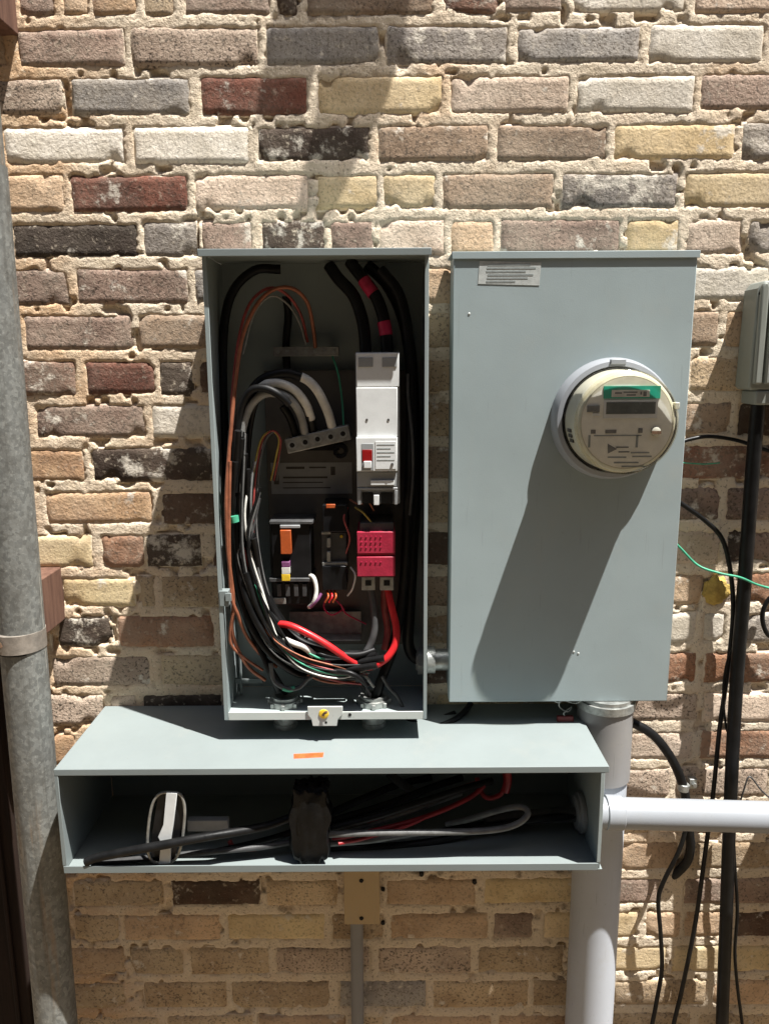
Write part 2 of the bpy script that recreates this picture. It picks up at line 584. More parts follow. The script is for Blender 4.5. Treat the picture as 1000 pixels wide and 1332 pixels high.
ROWY = [-5, 58, 124, 186, 249, 310, 371, 430, 490, 547, 603, 659, 715, 769, 820, 871, 922, 973, 1021, 1069, 1116, 1162, 1205, 1249, 1295, 1338]
ROWS = {
    0: [(22, 72, 'mauve'), (78, 116, 'tan'), (118, 180, 'orange'), (184, 228, 'sandy'), (236, 352, 'mauve'), (357, 388, 'dark'), (397, 566, 'brown'), (573, 648, 'redmix'), (655, 735, 'mauve'), (742, 893, 'white'), (902, 1055, 'pinkwhite')],
    1: [(-120, 10, 'tan'), (20, 163, 'mauve'), (169, 338, 'speckle'), (345, 494, 'gray'), (501, 662, 'graymix'), (671, 833, 'gray'), (843, 995, 'white'), (1004, 1150, 'tan')],
    2: [(-78, 83, 'speckle'), (91, 248, 'gray'), (259, 402, 'red'), (411, 577, 'cream'), (583, 741, 'pinkwhite'), (748, 904, 'white'), (909, 1066, 'mauve')],
    3: [(-150, -4, 'orange'), (4, 164, 'white'), (172, 326, 'white'), (333, 483, 'charmix'), (490, 637, 'brown'), (644, 792, 'brown'), (797, 957, 'cream'), (963, 1110, 'graymix')],
    4: [(-70, 84, 'tan'), (90, 246, 'red'), (251, 404, 'pinkwhite'), (410, 493, 'cream'), (496, 568, 'cream'), (573, 722, 'brown'), (728, 883, 'graymix'), (888, 1040, 'cream')],
    5: [(-140, 8, 'tan'), (15, 180, 'charcoal'), (184, 256, 'graymix'), (260, 330, 'mauve'), (338, 424, 'charmix'), (430, 486, 'mauve'), (491, 579, 'pinkwhite'), (585, 644, 'tan'), (648, 808, 'mauve'), (813, 884, 'yellow'), (891, 966, 'pinkwhite'), (972, 1100, 'graymix')],
    6: [(-60, 90, 'mauve'), (98, 246, 'mauve'), (252, 400, 'gray'), (540, 600, 'tan'), (830, 1002, 'white'), (1008, 1100, 'tan')],
    7: [(-130, 22, 'sandy'), (30, 174, 'mauve'), (178, 300, 'brown'), (540, 640, 'sandy'), (800, 936, 'brown'), (942, 1060, 'tan')],
    8: [(-60, 14, 'tan'), (20, 100, 'redmix'), (110, 204, 'red'), (205, 252, 'charmix'), (258, 400, 'dark'), (540, 600, 'sandy'), (800, 890, 'cream'), (896, 1050, 'sandy')],
    9: [(-110, 36, 'brown'), (44, 190, 'mauve'), (196, 340, 'white'), (550, 640, 'sandy'), (800, 952, 'brown'), (958, 1080, 'dark')],
    10: [(-40, 112, 'orange'), (118, 282, 'charmix'), (288, 420, 'dark'), (540, 600, 'brown'), (880, 1010, 'redmix')],
    11: [(-90, 40, 'tan'), (58, 200, 'orange'), (208, 330, 'dark'), (540, 620, 'sandy'), (820, 938, 'mauve'), (944, 1060, 'mauve')],
    12: [(-36, 122, 'yellow'), (131, 189, 'rust'), (189, 262, 'charmix'), (276, 400, 'dark'), (540, 600, 'dark'), (840, 936, 'pinkwhite'), (975, 1060, 'mauve')],
    13: [(-60, 62, 'yellow'), (80, 176, 'yellow'), (180, 204, 'sandy'), (209, 340, 'sandy'), (540, 600, 'brown'), (780, 915, 'tan'), (968, 1060, 'rust')],
    14: [(-60, 66, 'tan'), (74, 146, 'charmix'), (152, 280, 'rust'), (288, 410, 'dark'), (780, 906, 'white'), (912, 944, 'white'), (962, 1060, 'graymix')],
    15: [(-80, 48, 'orange'), (66, 197, 'speckle'), (207, 330, 'sandy'), (540, 600, 'dark'), (820, 906, 'rust'), (914, 1060, 'rust')],
    16: [(-30, 136, 'speckle'), (142, 180, 'pinkwhite'), (186, 290, 'charcoal'), (296, 420, 'brown'), (790, 908, 'speckle'), (914, 1060, 'pinkwhite')],
    17: [(-60, 100, 'orange'), (106, 230, 'tan'), (780, 902, 'pinkwhite'), (908, 1060, 'rust')],
    18: [(-30, 60, 'rust'), (66, 190, 'orange'), (806, 872, 'speckle'), (878, 1000, 'speckle')],
    19: [(-60, 80, 'tan'), (770, 850, 'sandy'), (856, 990, 'pinkwhite')],
    20: [(-50, 96, 'brown'), (800, 884, 'tan'), (890, 1010, 'sandy')],
    21: [(-60, 86, 'sandy'), (94, 215, 'sandy'), (222, 340, 'dark'), (346, 440, 'sandy'), (500, 620, 'tan'), (628, 748, 'yellow'), (754, 862, 'mauve'), (888, 1020, 'mauve')],
    22: [(-40, 88, 'tan'), (96, 156, 'sandy'), (160, 288, 'tan'), (294, 424, 'yellow'), (430, 500, 'sandy'), (506, 636, 'tan'), (640, 694, 'mauve'), (706, 830, 'cream'), (838, 886, 'tan'), (888, 948, 'tan'), (956, 1060, 'dark')],
    23: [(-60, 86, 'sandy'), (92, 164, 'tan'), (168, 240, 'sandy'), (246, 352, 'sandy'), (358, 482, 'speckle'), (490, 614, 'speckle'), (620, 734, 'sandy'), (740, 868, 'cream'), (874, 1010, 'yellow')],
    24: [(-30, 82, 'tan'), (90, 164, 'sandy'), (186, 296, 'sandy'), (300, 430, 'sandy'), (440, 556, 'gray'), (562, 688, 'sandy'), (692, 790, 'sandy'), (796, 920, 'sandy'), (926, 1050, 'tan')],
    25: [(-60, 92, 'dark'), (98, 210, 'sandy'), (216, 330, 'sandy'), (336, 452, 'tan'), (458, 500, 'sandy'), (506, 640, 'tan'), (646, 760, 'tan'), (766, 900, 'sandy'), (906, 1040, 'sandy')],
}
rowz = [at(500, y, 0).z - CAMZ for y in ROWY]
FILL = ['mauve', 'brown', 'gray', 'cream', 'sandy', 'tan', 'red', 'speckle', 'pinkwhite', 'charmix', 'yellow']
rnd = random.Random(11)
BR = []   # x0, x1, z0, z1, kind, seen
PITCHX, JX, PITCHZ = 0.198, 0.010, 0.0765


def fill_row(z0, z1, x_from, x_to, seen):
    x = x_from
    while x < x_to - 0.03:
        w = min(rnd.uniform(0.17, 0.196), x_to - x)
        if x_to - (x + w) < 0.05:
            w = x_to - x
        BR.append((x, x + w, z0, z1, rnd.choice(FILL), seen))
        x += w + JX


for i, z in enumerate(rowz):
    up = rowz[i - 1] if i else z + (rowz[0] - rowz[1])
    dn = rowz[i + 1] if i < len(rowz) - 1 else z - (rowz[-2] - rowz[-1])
    jh = 0.0072
    z1, z0 = (z + up) / 2 - jh, (z + dn) / 2 + jh
    ent = sorted(ROWS[i])
    seg = []
    for (a, b, k) in ent:
        xa, xb = at(a, ROWY[i], 0).x, at(b, ROWY[i], 0).x
        seg.append((xa, xb))
        BR.append((xa, xb, z0 + rnd.uniform(-.002, .002), z1 + rnd.uniform(-.002, .002), k, True))
    fill_row(z0, z1, WX0, seg[0][0] - JX, False)
    fill_row(z0, z1, seg[-1][1] + JX, WX1, False)
    for (p, q) in zip(seg, seg[1:]):
        if q[0] - p[1] > 0.05:
            fill_row(z0, z1, p[1] + JX, q[0] - JX, False)
z = rowz[0] + PITCHZ
j = 0
while z < WZ1:
    fill_row(z - .031, z + .031, WX0 - rnd.uniform(0, .0), WX1, False)
    z += PITCHZ
z = rowz[-1] - PITCHZ
while z > WZ0:
    fill_row(z - .031, z + .031, WX0, WX1, False)
    z -= PITCHZ


def brick_geo(x0, x1, z0, z1, kind, seed, coarse=False):
    w, h = x1 - x0, z1 - z0
    step = .024 if coarse else .0085
    nx, nz = max(3, int(w / step)), 3 if coarse else 8
    rr = random.Random(seed)
    proud = rr.uniform(.0004, .0022)
    if kind in ('cream', 'yellow'):
        proud = rr.uniform(.0002, .0014)
    rough = {'cream': .5, 'yellow': .6, 'white': .7, 'brown': .7, 'gray': .7}.get(kind, 1.15)
    tx, tz = rr.uniform(-.0022, .0022) / w, rr.uniform(-.001, .0006) / h
    tilt = rr.uniform(-.012, .012)
    off = Vector((rr.uniform(0, 90), rr.uniform(0, 90), rr.uniform(0, 90)))
    rad = rr.uniform(.004, .008)
    cx, cz = (x0 + x1) / 2, (z0 + z1) / 2
    chips = [(rr.choice((-1, 1)) * w * rr.uniform(.30, .5), rr.choice((-1, -1, 1)) * h * rr.uniform(.35, .52),
              rr.uniform(.006, .016)) for _ in range(rr.choice((0, 1, 1, 2, 3)))]
    vv = []
    for jz in range(nz + 1):
        for ix in range(nx + 1):
            # denser near the edges
            u = -1 + 2 * ix / nx
            v = -1 + 2 * jz / nz
            u = math.copysign(abs(u) ** .9, u)
            v = math.copysign(abs(v) ** .85, v)
            px, pz = u * w / 2, v * h / 2
            n1 = noise.noise(Vector((px * 30, pz * 30, 0)) + off)
            n2 = noise.noise(Vector((px * 30, pz * 30, 7)) + off)
            n3 = noise.noise(Vector((px * 95, pz * 95, 3)) + off)
            d = min(w / 2 - abs(px), h / 2 - abs(pz))
            dx_, dz_ = max(0, rad - (w / 2 - abs(px))), max(0, rad - (h / 2 - abs(pz)))
            q = min(1.0, math.hypot(dx_, dz_) / rad)
            y = -proud + .0042 * q ** 2.2 - rough * (.0008 * n1 + .0007 * n3)
            for (ax, az, ar) in chips:
                dd = math.hypot(px - ax, pz - az) + .006 * n2
                if dd < ar:
                    y += .0055 * (1 - (dd / ar) ** 2)
            y += tx * px + tz * pz
            e = 1 if d < .002 else .35
            vv.append((cx + px + .0022 * n2 * e, y, cz + pz + .0022 * n1 * e + tilt * px))
    ff = []
    W = nx + 1
    for jz in range(nz):
        for ix in range(nx):
            a = jz * W + ix
            ff.append((a, a + 1, a + W + 1, a + W))
    border = [i for i in range(W)] + [jz * W + nx for jz in range(1, nz + 1)] + \
             [nz * W + i for i in range(nx - 1, -1, -1)] + [jz * W for jz in range(nz - 1, 0, -1)]
    n0 = len(vv)
    for b in border:
        p = vv[b]
        vv.append((p[0], .035, p[2]))
    nb = len(border)
    for k in range(nb):
        k2 = (k + 1) % nb
        ff.append((border[k], n0 + k, n0 + k2, border[k2]))
    return vv, ff


rest = {}
for n_, (x0, x1, z0, z1, k, seen) in enumerate(BR):
    if seen:
        vv, ff = brick_geo(x0, x1, z0, z1, k, n_)
        obj('brick', MB().add([(a, b, c + CAMZ) for a, b, c in vv], ff), BM[k], wall, angle=60)
    else:
        rest.setdefault(k, []).append((x0, x1, z0, z1, n_))
for k, lst in rest.items():
    mb = MB()
    for (x0, x1, z0, z1, n_) in lst:
        vv, ff = brick_geo(x0, x1, z0, z1, k, n_, True)
        mb.add([(a, b, c + CAMZ) for a, b, c in vv], ff)
    o = obj('outer_bricks', mb, BM[k], wall, angle=60)
    o['kind'] = 'stuff'


def vnoise(X, Z, s, seed):
    r = np.random.RandomState(seed)
    gx, gz = X / s, Z / s
    ix, iz = np.floor(gx).astype(int), np.floor(gz).astype(int)
    fx, fz = gx - ix, gz - iz
    fx, fz = fx * fx * (3 - 2 * fx), fz * fz * (3 - 2 * fz)
    T = r.rand(256, 256)

    def q(a, b):
        return T[a % 256, b % 256]
    return (q(ix, iz) * (1 - fx) + q(ix + 1, iz) * fx) * (1 - fz) + (q(ix, iz + 1) * (1 - fx) + q(ix + 1, iz + 1) * fx) * fz


def axis_coords(a, f0, f1, b, fine, coarse):
    return np.concatenate([np.arange(a, f0, coarse), np.arange(f0, f1, fine), np.arange(f1, b + coarse, coarse)])


xs = axis_coords(WX0, -.80, .80, WX1, .0034, .012)
zs = axis_coords(WZ0, -1.27, .62, WZ1, .0034, .012)
X, Z = np.meshgrid(xs, zs)
Yg = -.0007 - .0016 * (vnoise(X, Z, .060, 1) - .5) - .0008 * (vnoise(X, Z, .0125, 2) - .5) - .0012 * (vnoise(X, Z, .0052, 3) - .5)
er = np.clip((vnoise(X, Z, .050, 4) * .5 + vnoise(X, Z, .013, 5) * .5 - .66) / .10, 0, 1)
Yg += er * .0090
wob = (vnoise(X, Z, .007, 6) - .5) * .0042 + (vnoise(X, Z, .030, 9) - .5) * .004 + np.clip(vnoise(X, Z, .022, 10) - .74, 0, 1) * -.024
for (x0, x1, z0, z1, k, seen) in BR:
    i0, i1 = np.searchsorted(xs, x0), np.searchsorted(xs, x1)
    j0, j1 = np.searchsorted(zs, z0), np.searchsorted(zs, z1)
    if i1 <= i0 or j1 <= j0:
        continue
    xx, zz = X[j0:j1, i0:i1], Z[j0:j1, i0:i1]
    d = np.minimum(np.minimum(xx - x0, x1 - xx), np.minimum(zz - z0, z1 - zz)) + wob[j0:j1, i0:i1]
    Yg[j0:j1, i0:i1] += np.clip(d / .016, 0, 1) ** 1.25 * .012
nzr, nxr = X.shape
co = np.stack([X, Yg, Z + CAMZ], -1).reshape(-1, 3)
idx = np.arange(nzr * nxr).reshape(nzr, nxr)
quads = np.stack([idx[:-1, :-1], idx[:-1, 1:], idx[1:, 1:], idx[1:, :-1]], -1).reshape(-1, 4)
me = bpy.data.meshes.new('mortar')
me.vertices.add(len(co))
me.vertices.foreach_set('co', co.ravel())
me.loops.add(quads.size)
me.loops.foreach_set('vertex_index', quads.ravel())
me.polygons.add(len(quads))
me.polygons.foreach_set('loop_start', np.arange(0, quads.size, 4))
me.polygons.foreach_set('use_smooth', np.ones(len(quads), dtype=bool))
me.update(calc_edges=True)
me.materials.append(M['mortar'])
mo = bpy.data.objects.new('mortar', me)
link(mo, (0, 0, 0), wall)
mo['kind'] = 'stuff'
obj('backing', MB().box(WX0, WX1, .036, .24, 0.002, WZ1 + CAMZ), M['mortar'], wall)
for (hx, hy) in ((498, 1157), (498, 1201), (617, 1148), (548, 1138)):
    p = at(hx, hy, -.003)
    obj('anchor_hole', MB().cyl((p.x, -.0045, p.z), (p.x, .004, p.z), .0042, 10), M['hole'], wall)


# ------------------------------------------------------------------ open cabinet on the left
YF = -.142
XL = (at(262, 325, YF).x + at(292, 935, YF).x) / 2
XR = (at(560, 325, YF).x + at(553, 930, YF).x) / 2
ZT = at(410, 329, YF).z
ZB = at(420, 936, YF).z
T = .0022
cab = thing('open_electrical_cabinet', 'open grey steel cabinet without its door, full of wires and breakers', 'electrical cabinet',
            ((XL + XR) / 2, -.07, ZB))
obj('back_panel', MB().box(XL + T + .0001, XR - T - .0001, -.012, -.0085, ZB + T, ZT + .0009), M['paint'], cab)
obj('side_panel', MB().box(XL, XL + T, YF, -.008, ZB, ZT).box(XL, XL + .007, YF - .0015, YF - .0001, ZB, ZT), M['paint'], cab, .0006)
obj('side_panel', MB().box(XR - T, XR, YF, -.008, ZB, ZT).box(XR - .006, XR, YF - .0015, YF - .0001, ZB, ZT), M['paint'], cab, .0006)
zl = at(410, 318, YF - .014).z
obj('top_panel', MB().box(XL - .003, XR + .003, YF - .014, -.006, ZT + .001, ZT + .004), M['paint'], cab, .0008)
obj('rain_lip', MB().box(XL - .003, XR + .003, YF - .016, YF - .0135, ZT - .006, ZT + .005), M['trough'], cab, .001)
obj('bottom_panel', MB().box(XL + T, XR - T, YF, -.0125, ZB, ZB + T), M['paint'], cab, .0006)
obj('bottom_flange', MB().box(XL + .0072, XR - .0062, YF - .0015, YF + .0005, ZB, ZB + .014), M['flange'], cab, .0006)
ta, tb = at(400, 919, YF - .003), at(446, 944, YF - .003)
tx0, tx1, tz1, tz0 = ta.x, tb.x, ta.z, tb.z
dz_ = (tz1 - tz0)
tabp = [(tx0, tz1), (tx0, tz1 - dz_ * .4), (tx0 + .006, tz1 - dz_ * .65), (tx0 + .008, tz0), (tx1 - .010, tz0),
        (tx1 - .008, tz1 - dz_ * .65), (tx1, tz1 - dz_ * .4), (tx1, tz1)]
tabo = obj('latch_tab', MB().prism(tabp, YF - .0048, YF - .0018), M['flange'], cab, .0007)
p = at(421, 929, YF - .005)
obj('sealing_wax', MB().ring((p.x, YF - .0047, p.z), (0, -1, 0), [(.0085, 0), (.0078, .0015), (.004, .0024), (.001, .0026)], 18), M['yellow'], tabo)
obj('tab_screw', MB().tube([(p.x - .001, YF - .007, p.z - .001), (p.x + .002, YF - .010, p.z + .004), (p.x + .006, YF - .012, p.z + .007)], .0022, 8), M['bolt'], tabo)
p = at(424, 940, YF - .005)
obj('tab_hole', MB().cyl((p.x, YF - .0051, p.z), (p.x, YF - .004, p.z), .0022, 10), M['hole'], tabo)
p = at(455, 930, YF - .002)
obj('flange_hole', MB().cyl((p.x, YF - .0021, p.z), (p.x, YF - .001, p.z), .0028, 10), M['hole'], cab)
# clip on the left flange
p = at(300, 778, YF)
obj('side_clip', MB().box(XL + .002, XL + .017, YF - .004, YF + .012, p.z - .013, p.z + .013).box(XL + .012, XL + .022, YF - .006, YF - .0042, p.z - .004, p.z + .010), M['trough'], cab, .001)
# inner mounting plate
YP = -.030
pa, pb = at(343, 482, YP), at(528, 838, YP)
obj('mounting_plate', MB().box(pa.x, pb.x, YP, YP + .002, pb.z, pa.z), M['plate'], cab, .0006)
la, lb = at(352, 602, YP - .001), at(458, 642, YP - .001)
lab = obj('data_label', MB().box(la.x, lb.x, YP - .0008, YP - .0001, lb.z, la.z), M['greyp'], cab)
for (x0, y0, x1, y1) in ((372, 607, 396, 610), (402, 607, 424, 609), (430, 607, 436, 618), (368, 620, 426, 622), (368, 627, 420, 628), (356, 618, 363, 630), (368, 634, 430, 635)):
    a, b = at(x0, y0, YP - .001), at(x1, y1, YP - .001)
    obj('print', MB().box(a.x, b.x, YP - .0011, YP - .0007, b.z, a.z), M['ink'], lab)
# lower bright plate
a, b = at(376, 796, -.045), at(470, 826, -.045)
obj('lower_bracket', MB().box(a.x, b.x, -.075, -.043, b.z, b.z + .002).box(a.x, b.x, -.045, -.043, b.z + .002, a.z), M['alu'], cab, .0008)
a, b = at(305, 882, -.05), at(350, 888, -.05)
obj('corner_brace', MB().box(XL + T, a.x + .05, -.055, -.049, b.z, a.z).box(a.x + .01, a.x + .014, -.056, -.050, b.z - .02, a.z + .05), M['trough'], cab, .0006)
# earth bar near the top
a, b = at(356, 451, -.045), at(441, 463, -.045)
eb = obj('earth_bar', MB().box(a.x, b.x, -.052, -.040, b.z, a.z), M['alu'], cab, .001)
for k in range(7):
    xx = a.x + (b.x - a.x) * (k + .5) / 7
    obj('bar_screw', MB().cyl((xx, -.0545, (a.z + b.z) / 2), (xx, -.051, (a.z + b.z) / 2), .0032, 10), M['zinc'], eb)
for x_ in (a.x + .006, b.x - .016):
    obj('bar_standoff', MB().box(x_, x_ + .010, -.0399, -.013, b.z, a.z), M['greyp'], eb)
# neutral lug bar, tilted
YN = -.080
c0, c1 = at(372, 581, YN), at(455, 562, YN)
dv = (c1 - c0)
dv.y = 0
up = Vector((-dv.z, 0, dv.x)).normalized() * .0125
poly = [(c0 - up), (c1 - up), (c1 + up * 1.0), (c0 + up * 1.0)]
lb_ = obj('neutral_lug_bar', MB().prism([(q.x, q.z) for q in poly], YN, YN + .030), M['alu'], cab, .0018)
for (hx, hy) in ((380, 579), (397, 575), (413, 571), (430, 568), (446, 564)):
    p = at(hx, hy, YN)
    obj('lug_rim', MB().ring((p.x, YN - .0012, p.z), (0, 1, 0), [(.0072, .001), (.0072, 0), (.0042, 0), (.0042, .001)], 16, True), M['zinc'], lb_)
    obj('lug_screw', MB().cyl((p.x, YN - .0006, p.z), (p.x, YN + .002, p.z), .0041, 12), M['hole'], lb_)
p = at(443, 586, YN + .02)
obj('cable_gland', MB().ring((p.x, YN + .008, p.z), (0, 1, 0), [(.012, .02), (.012, 0), (.006, 0), (.006, .02)], 18, True), M['blackg'], lb_)
obj('lug_bar_support', MB().box(c0.x + .02, c1.x - .02, YN + .030, YP, c0.z - .01, c0.z + .02), M['blackg'], lb_)

# main breaker
YB = -.122


def fr(x0, y0, x1, y1, yf, yb):
    a, b = at(x0, y0, yf), at(x1, y1, yf)
    return (a.x, b.x, yf, yb, b.z, a.z)


brk = obj('main_breaker', MB().box(*fr(462, 458, 520, 655, YB + .008, YP)), M['greyp'], cab, .0015)
obj('breaker_face', MB().box(*fr(463, 504, 517, 568, YB, YB + .0079)), M['white'], brk, .0012)
obj('breaker_head', MB().box(*fr(463, 459, 519, 503, YB + .001, YB + .0079)), M['white'], brk, .0012)
for (x0, x1) in ((466, 485), (497, 516)):
    obj('head_vent', MB().box(*fr(x0, 465, x1, 477, YB - .0003, YB + .0012)), M['greyp'], brk, .0004)
obj('breaker_nose', MB().box(*fr(463, 569, 517, 613, YB - .006, YB + .0079)), M['white'], brk, .0012)
obj('trip_window', MB().box(*fr(471, 585, 484, 600, YB - .0072, YB - .0055)), M['redd'], brk, .0004)
obj('toggle', MB().box(*fr(473, 600, 483, 609, YB - .010, YB - .0055)), M['white'], brk, .0008)
obj('toggle_slot', MB().box(*fr(470, 577, 486, 612, YB - .0066, YB - .0056)), M['greyp'], brk, .0004)
obj('rating_plate', MB().box(*fr(488, 574, 515, 610, YB - .0068, YB - .0059)), M['white'], brk, .0003)
for k in range(5):
    obj('rating_print', MB().box(*fr(490, 578 + k * 5, 513 - (k % 2) * 5, 579 + k * 5, YB - .0071, YB - .0066)), M['foilg'], brk)
obj('test_button', MB().cyl(at(510, 604, YB - .008), at(510, 604, YB - .0055), .0024, 10), M['ink'], brk)
for hx in (477, 505):
    obj('face_screw', MB().cyl(at(hx, 546, YB - .0006), at(hx, 546, YB + .001), .0020, 10), M['ink'], brk)
obj('breaker_foot', MB().box(*fr(464, 614, 516, 633, YB + .002, YB + .0079)), M['greyp'], brk, .001)
obj('foot_tab', MB().box(*fr(482, 625, 513, 631, YB - .002, YB + .0019)), M['white'], brk, .0006)
tf = fr(465, 634, 517, 656, YB + .004, YB + .0079)
obj('terminal_shroud', MB().box(tf[0], tf[1], YB + .001, YB + .0079, tf[5] - .004, tf[5]).box(tf[0], tf[0] + .005, YB + .001, YB + .0079, tf[4], tf[5] - .0041).box(tf[1] - .005, tf[1], YB + .001, YB + .0079, tf[4], tf[5] - .0041), M['greyp'], brk, .0008)
for (x0, x1) in ((471, 485), (495, 511)):
    obj('terminal_opening', MB().box(*fr(x0, 641, x1, 655, YB + .006, YB + .0078)), M['hole'], brk)
obj('terminal_lug', MB().box(*fr(486, 644, 493, 657, YB, YB + .0077)), M['white'], brk, .0006)

# red distribution block with its terminals
YR = -.113
rb = obj('red_terminal_block', MB().box(*fr(464, 692, 514, 720, YR, YP)).box(*fr(465, 719.5, 513, 725, YR + .004, YP)).box(*fr(464, 724.5, 514, 750, YR, YP)), M['redp'], cab, .0012)
for r_ in range(4):
    for c_ in range(5):
        yy = (698, 705, 712, 731)[r_]
        p = at(470 + c_ * 6.3, yy, YR)
        obj('block_stud', MB().cyl((p.x, YR - .0012, p.z), (p.x, YR + .001, p.z), .0013, 6), M['magenta'], rb)
for x0 in (470, 494):
    tt = obj('block_terminal', MB().box(*fr(x0, 750.5, x0 + 18, 768, YR + .012, YP - .01)), M['alu'], rb, .001)
    obj('terminal_hole', MB().box(*fr(x0 + 5, 755, x0 + 13, 762, YR + .0112, YR + .013)), M['hole'], rb)
obj('block_cap', MB().box(*fr(468, 680, 512, 691.5, YR + .008, YP)), M['dgrey'], rb, .001)

# relay modules
rl = obj('relay_module', MB().box(*fr(352, 682, 405, 752, -.088, YP)), M['blackg'], cab, .0015)
for (y0, y1) in ((678, 682), (752.5, 757)):
    obj('relay_frame', MB().box(*fr(350, y0, 407, y1, -.092, YP)), M['dgrey'], rl, .001)
obj('orange_relay', MB().box(*fr(364, 690, 379, 721, -.100, -.0881)), M['orange'], rl, .001)
obj('relay_lid', MB().box(*fr(364, 683.5, 390, 687, -.096, -.0881)), M['greyp'], rl, .0006)
for (y0, y1, mm) in ((731, 738, 'purple'), (738.3, 747, 'wire_white'), (747.3, 756, 'yellow')):
    obj('colour_band', MB().box(*fr(366, y0, 377, y1, -.099, -.0925 if y1 > 750 else -.0881)), M[mm], rl, .0008)
dk = obj('relay_socket', MB().box(*fr(354, 757.5, 404, 786, -.086, YP)), M['blackg'], cab, .001)
for k in range(4):
    obj('socket_rib', MB().box(*fr(360 + k * 11, 760, 366 + k * 11, 776, -.090, -.0861)), M['dgrey'], dk, .0006)
obj('socket_clip', MB().box(*fr(356, 778, 372, 786, -.089, -.0861)), M['alu'], dk, .0006)
cb = obj('contactor', MB().box(*fr(419, 657, 452, 692, -.098, YP)), M['blackg'], cab, .0015)
obj('contactor_middle', MB().box(*fr(418, 692.5, 451, 736, -.084, YP)), M['dgrey'], cb, .001)
obj('contactor_base', MB().box(*fr(419, 736.5, 451, 768, -.096, YP)), M['blackg'], cb, .0015)
obj('contactor_tab', MB().box(*fr(424, 656, 436, 661, -.101, -.0981)), M['orange'], cb, .0006)
obj('indicator', MB().cyl(at(444, 698, -.0865), at(444, 698, -.083), .0026, 10), M['yellow'], cb)
for (x0, y0, x1, y1) in ((425, 700, 430, 712), (425, 718, 430, 731), (418, 692, 430, 695), (419, 732, 452, 736)):
    obj('contactor_clip', MB().box(*fr(x0, y0, x1, y1, -.092, -.0841)), M['alu'], cb, .0006)


def hub(x, y, Yh):
    a = at(x, y, Yh)
    h = obj('conduit_hub', MB().ring((a.x, Yh, ZB + T + .0005), (0, 0, 1), [(.027, 0), (.027, .010), (.023, .011), (.023, .016), (.017, .016), (.017, .004)], 28), M['zinc'], cab)
    for k in range(8):
        t = k * math.pi / 4
        obj('hub_lug', MB().box(a.x + .0275 * math.cos(t) - .003, a.x + .0275 * math.cos(t) + .003, Yh + .0275 * math.sin(t) - .003, Yh + .0275 * math.sin(t) + .003, ZB + T + .0006, ZB + T + .009), M['zinc'], h, .0006)
    obj('conduit_nipple', MB().ring((a.x, Yh, ZB - .0002), (0, 0, -1), [(.024, 0), (.024, .010), (.019, .0105), (.019, .03), (.021, .031), (.021, .049)], 28), M['zinc'], cab)


hub(371, 918, -.085)
hub(486, 918, -.085)
p = at(545, 858, -.05)
obj('coupling_nut', MB().ring((XR - T - .0005, -.055, p.z), (-1, 0, 0), [(.026, 0), (.026, .009), (.018, .009), (.018, .012)], 8), M['zinc'], cab, .001)

# ------------------------------------------------------------------ wireway
YT = -.23
TXL, TXR = at(70, 1002, YT).x, at(792, 998, YT).x
TZT = at(430, 999, YT).z
TZB = at(430, 1134, YT).z
tr = thing('open_wireway', 'long open pale grey steel wireway box below both cabinets', 'wireway', ((TXL + TXR) / 2, -.115, TZB))
obj('top_panel', MB().box(TXL, TXR, YT, -.003, TZT - .002, TZT), M['trough'], tr, .0008)
obj('front_lip', MB().box(TXL, TXR, YT - .0015, YT + .0004, TZT - .0105, TZT + .0004), M['trough'], tr, .0008)
obj('bottom_panel', MB().box(TXL + .002, TXR - .002, YT, -.0062, TZB, TZB + .002), M['trough'], tr, .0008)
obj('bottom_lip', MB().box(TXL + .001, TXR - .009, YT - .0015, YT + .0004, TZB, TZB + .013), M['trough'], tr, .0008)
obj('back_panel', MB().box(TXL + .002, TXR - .002, -.006, -.0035, TZB, TZT - .0021), M['trough'], tr)
obj('end_panel', MB().box(TXL, TXL + .002, YT + .0005, -.0065, TZB + .0005, TZT - .0022).box(TXL, TXL + .006, YT - .0012, YT + .0004, TZB + .014, TZT - .0106), M['trough'], tr, .0006)
obj('end_panel', MB().box(TXR - .008, TXR - .006, YT + .0005, -.0065, TZB + .0005, TZT - .0022).box(TXR - .012, TXR - .006, YT - .0012, YT + .0004, TZB + .014, TZT - .0106), M['paint'], tr, .0006)
a, b = at(382, 979, -.2), at(421, 987, -.2)
# sticker lies flat on the top
s0, s1 = at(382, 983, -.2), at(421, 981, -.2)


def on_top(px, py, z):
    d = F + RV * ((px - 500) / FPX) - UV * ((py - 666) / FPX)
    t = (z - CAMP.z) / d.z
    return CAMP + d * t


q = [on_top(382, 987, TZT + .0004), on_top(420, 985, TZT + .0004), on_top(421, 979, TZT + .0004), on_top(382, 981, TZT + .0004)]
qq = q + [v - Vector((0, 0, .0003)) for v in q]
obj('orange_sticker', MB().add(qq, [(0, 1, 2, 3), (7, 6, 5, 4), (0, 4, 5, 1), (1, 5, 6, 2), (2, 6, 7, 3), (3, 7, 4, 0)]), M['sticker'], tr)

